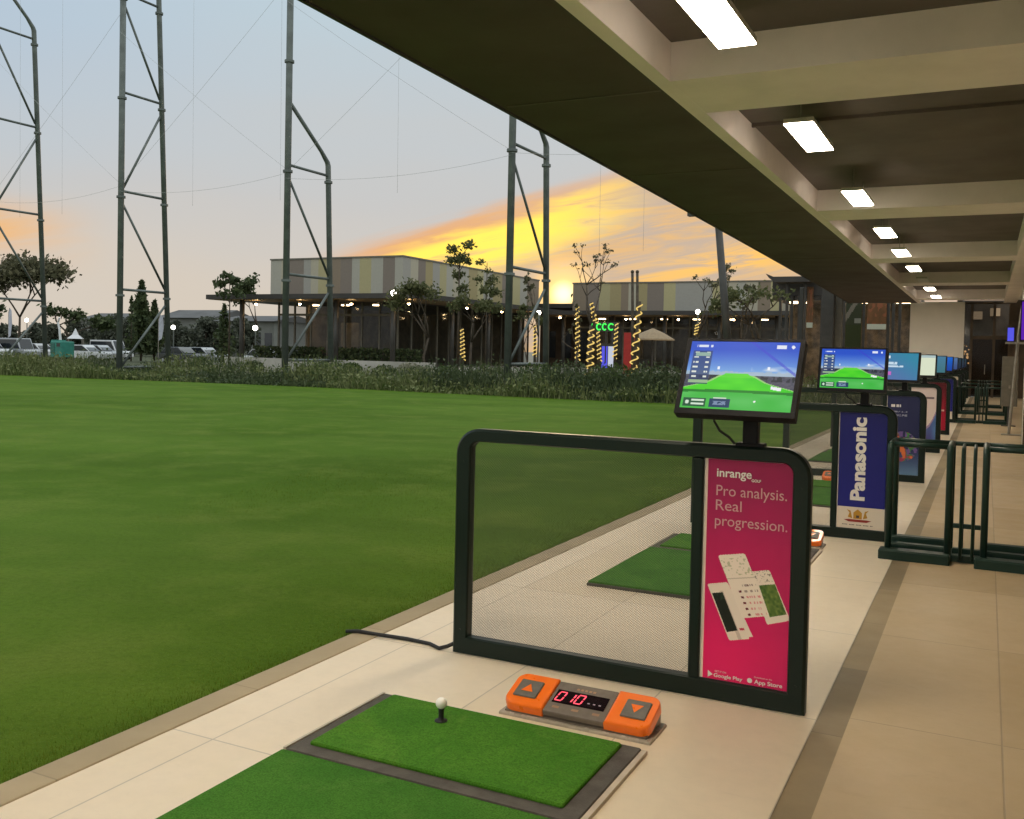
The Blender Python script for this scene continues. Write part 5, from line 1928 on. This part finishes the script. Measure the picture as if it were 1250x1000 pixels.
for i, (px0, px1, top, eave, Y, lab) in enumerate(((98, 150, 381, 390, 98, 'long grey shed with a dark roof behind the second mast'), (196, 262, 377, 388, 102, 'low grey shed with dark roof behind the trees right of the second mast'), (268, 335, 384, 392, 92, 'pale low shed left of the clubhouse'))):
    a, b = at(px0, top, Y), at(px1, top, Y)
    e = at(px0, eave, Y)
    sh = thing('long_shed', lab, 'shed', ((a.x + b.x) / 2, Y, -0.28), 0, 'far sheds behind the car park')
    L = (b.x - a.x) / 2
    zt, ze = a.z + 0.28, e.z + 0.28
    MB().box(-L, L, 0, 8, 0, ze).build('wall', MT['farwall'], sh)
    MB().prism([(-0.7, ze), (8.7, ze), (4.0, zt)], 'x', -L - 0.5, L + 0.5).build('roof', MT['farroof'], sh)
    for k in range(5):
        x = -L + (k + 0.5) * 2 * L / 5
        MB().box(x - L * 0.13, x + L * 0.13, -0.03, -0.002, ze * 0.35, ze * 0.7).build('window', MT['carglass'], sh)

# ------------------------------------------------------------------ glass shop front beyond the bays
sf = thing('glass_shopfront', 'tall glass shop front with dark columns beyond the last bay', 'building', (0, 46.5, 0))
X = lambda px, py=400, Y=46.5: at(px, py, Y).x
m = MB()
m.box(-9.3, -2.85, 0, 0.4, 4.4, 5.3)
m.build('lintel', MT['darkroof'], sf)
fm, gm = MB(), MB()
xs = [X(q) for q in (952, 966, 975, 1003, 1030, 1054, 1084, 1090, 1098)] + [-2.85]
for x in xs:
    fm.box(x - 0.06, x + 0.06, -0.06, 0.06, 0, 4.4)
fr = fm.build('window_frame', MT['column'], sf)
for a, b in zip(xs[:-1], xs[1:]):
    gm.add([(a + 0.06, 0, 0.02), (b - 0.06, 0, 0.02), (b - 0.06, 0, 4.38), (a + 0.06, 0, 4.38)], [(0, 1, 2, 3)])
gm.build('pane', MT['glassclear'], fr)
MB().box(-9.3, -2.85, 4.5, 4.7, 0, 4.4).build('interior_wall', surf('shop interior', (0.14, 0.10, 0.055), 0.8, var=0.6, scale=2.2), sf)
MB().box(-9.3, -2.85, 0.1, 4.4, 4.2, 4.39).build('interior_ceiling', MT['brownwall'], sf)
for i in range(4):
    MB().box(-8.7 + i * 1.6, -8.0 + i * 1.6, 1.2, 1.8, 4.12, 4.195).build('downlight', MT['shoplamp'], sf)
cn = thing('shop_canopy', 'dark pointed canopy jutting left of the glass shop front', 'canopy', (X(965), 45.6, 0))
MB().prism([(-0.95, 5.35), (-0.8, 5.15), (-0.55, 4.95), (1.2, 4.95), (1.2, 5.2), (-0.6, 5.2)], 'y', -0.5, 0.7).build('canopy_slab', MT['darkroof'], cn)
for dx in (-0.05, 0.75):
    MB().tube([(dx, 0.1, 0), (dx, 0.1, 4.95)], 0.07, 8).build('column', MT['column'], cn)
# columns in front of the shop front
for px, Y, w, mt, lab in ((1010, 41.5, 0.24, 'column', 'thick dark column behind the second monitor'), (1022, 42.0, 0.17, 'greycol', 'pale grey column right of the thick dark one'), (977, 34.0, 0.07, 'column', 'thin dark roof post at the soffit edge')):
    p = at(px, 430, Y)
    c = MB().cbox(-w, w, -w, w, 0, 3.9 if Y < 40 else 4.4, 0.02).build('column', MT[mt])
    c.location = (p.x, Y, 0)
    tag(c, lab, 'column')


def orangep(u, v):
    c = mixc((96, 70, 44), (120, 82, 50), VN(u * 6, v * 8))
    if VN2(u * 7, v * 9) > 0.62:
        c = (140, 86, 58)
    if v < 0.12:
        c = (190, 196, 180)
    return c


def greenp(u, v):
    c = (44, 50, 26)
    if 0.2 < u < 0.7 and 0.72 < v < 0.95:
        c = (128, 122, 108)
    if abs(v - 0.45 - 0.4 * u) < 0.06:
        c = (110, 104, 92)
    if 0.55 < u < 0.95 and 0.38 < v < 0.44:
        c = (120, 122, 112)
    if v < 0.36:
        c = (40, 50, 12)
    return c


for px0, px1, pt, pb, fn, lab in ((1058, 1083, 350, 402, orangep, 'orange brown printed poster behind the shop glass'), (1031, 1053, 345, 424, greenp, 'dark green banner with grey shapes behind the shop glass'),
                                  (984, 993, 350, 400, orangep, 'narrow tan red poster left of the thick dark column')):
    a, b = at(px0, pb, 46.3), at(px1, pt, 46.3)
    po = picture('shop_poster', b.x - a.x, b.z - a.z, 20, 40, fn, MT['print'])
    po.location = (a.x, 46.36, a.z)
    tag(po, lab, 'poster')
    s = po.modifiers.new('thick', 'SOLIDIFY')
    s.thickness = 0.01
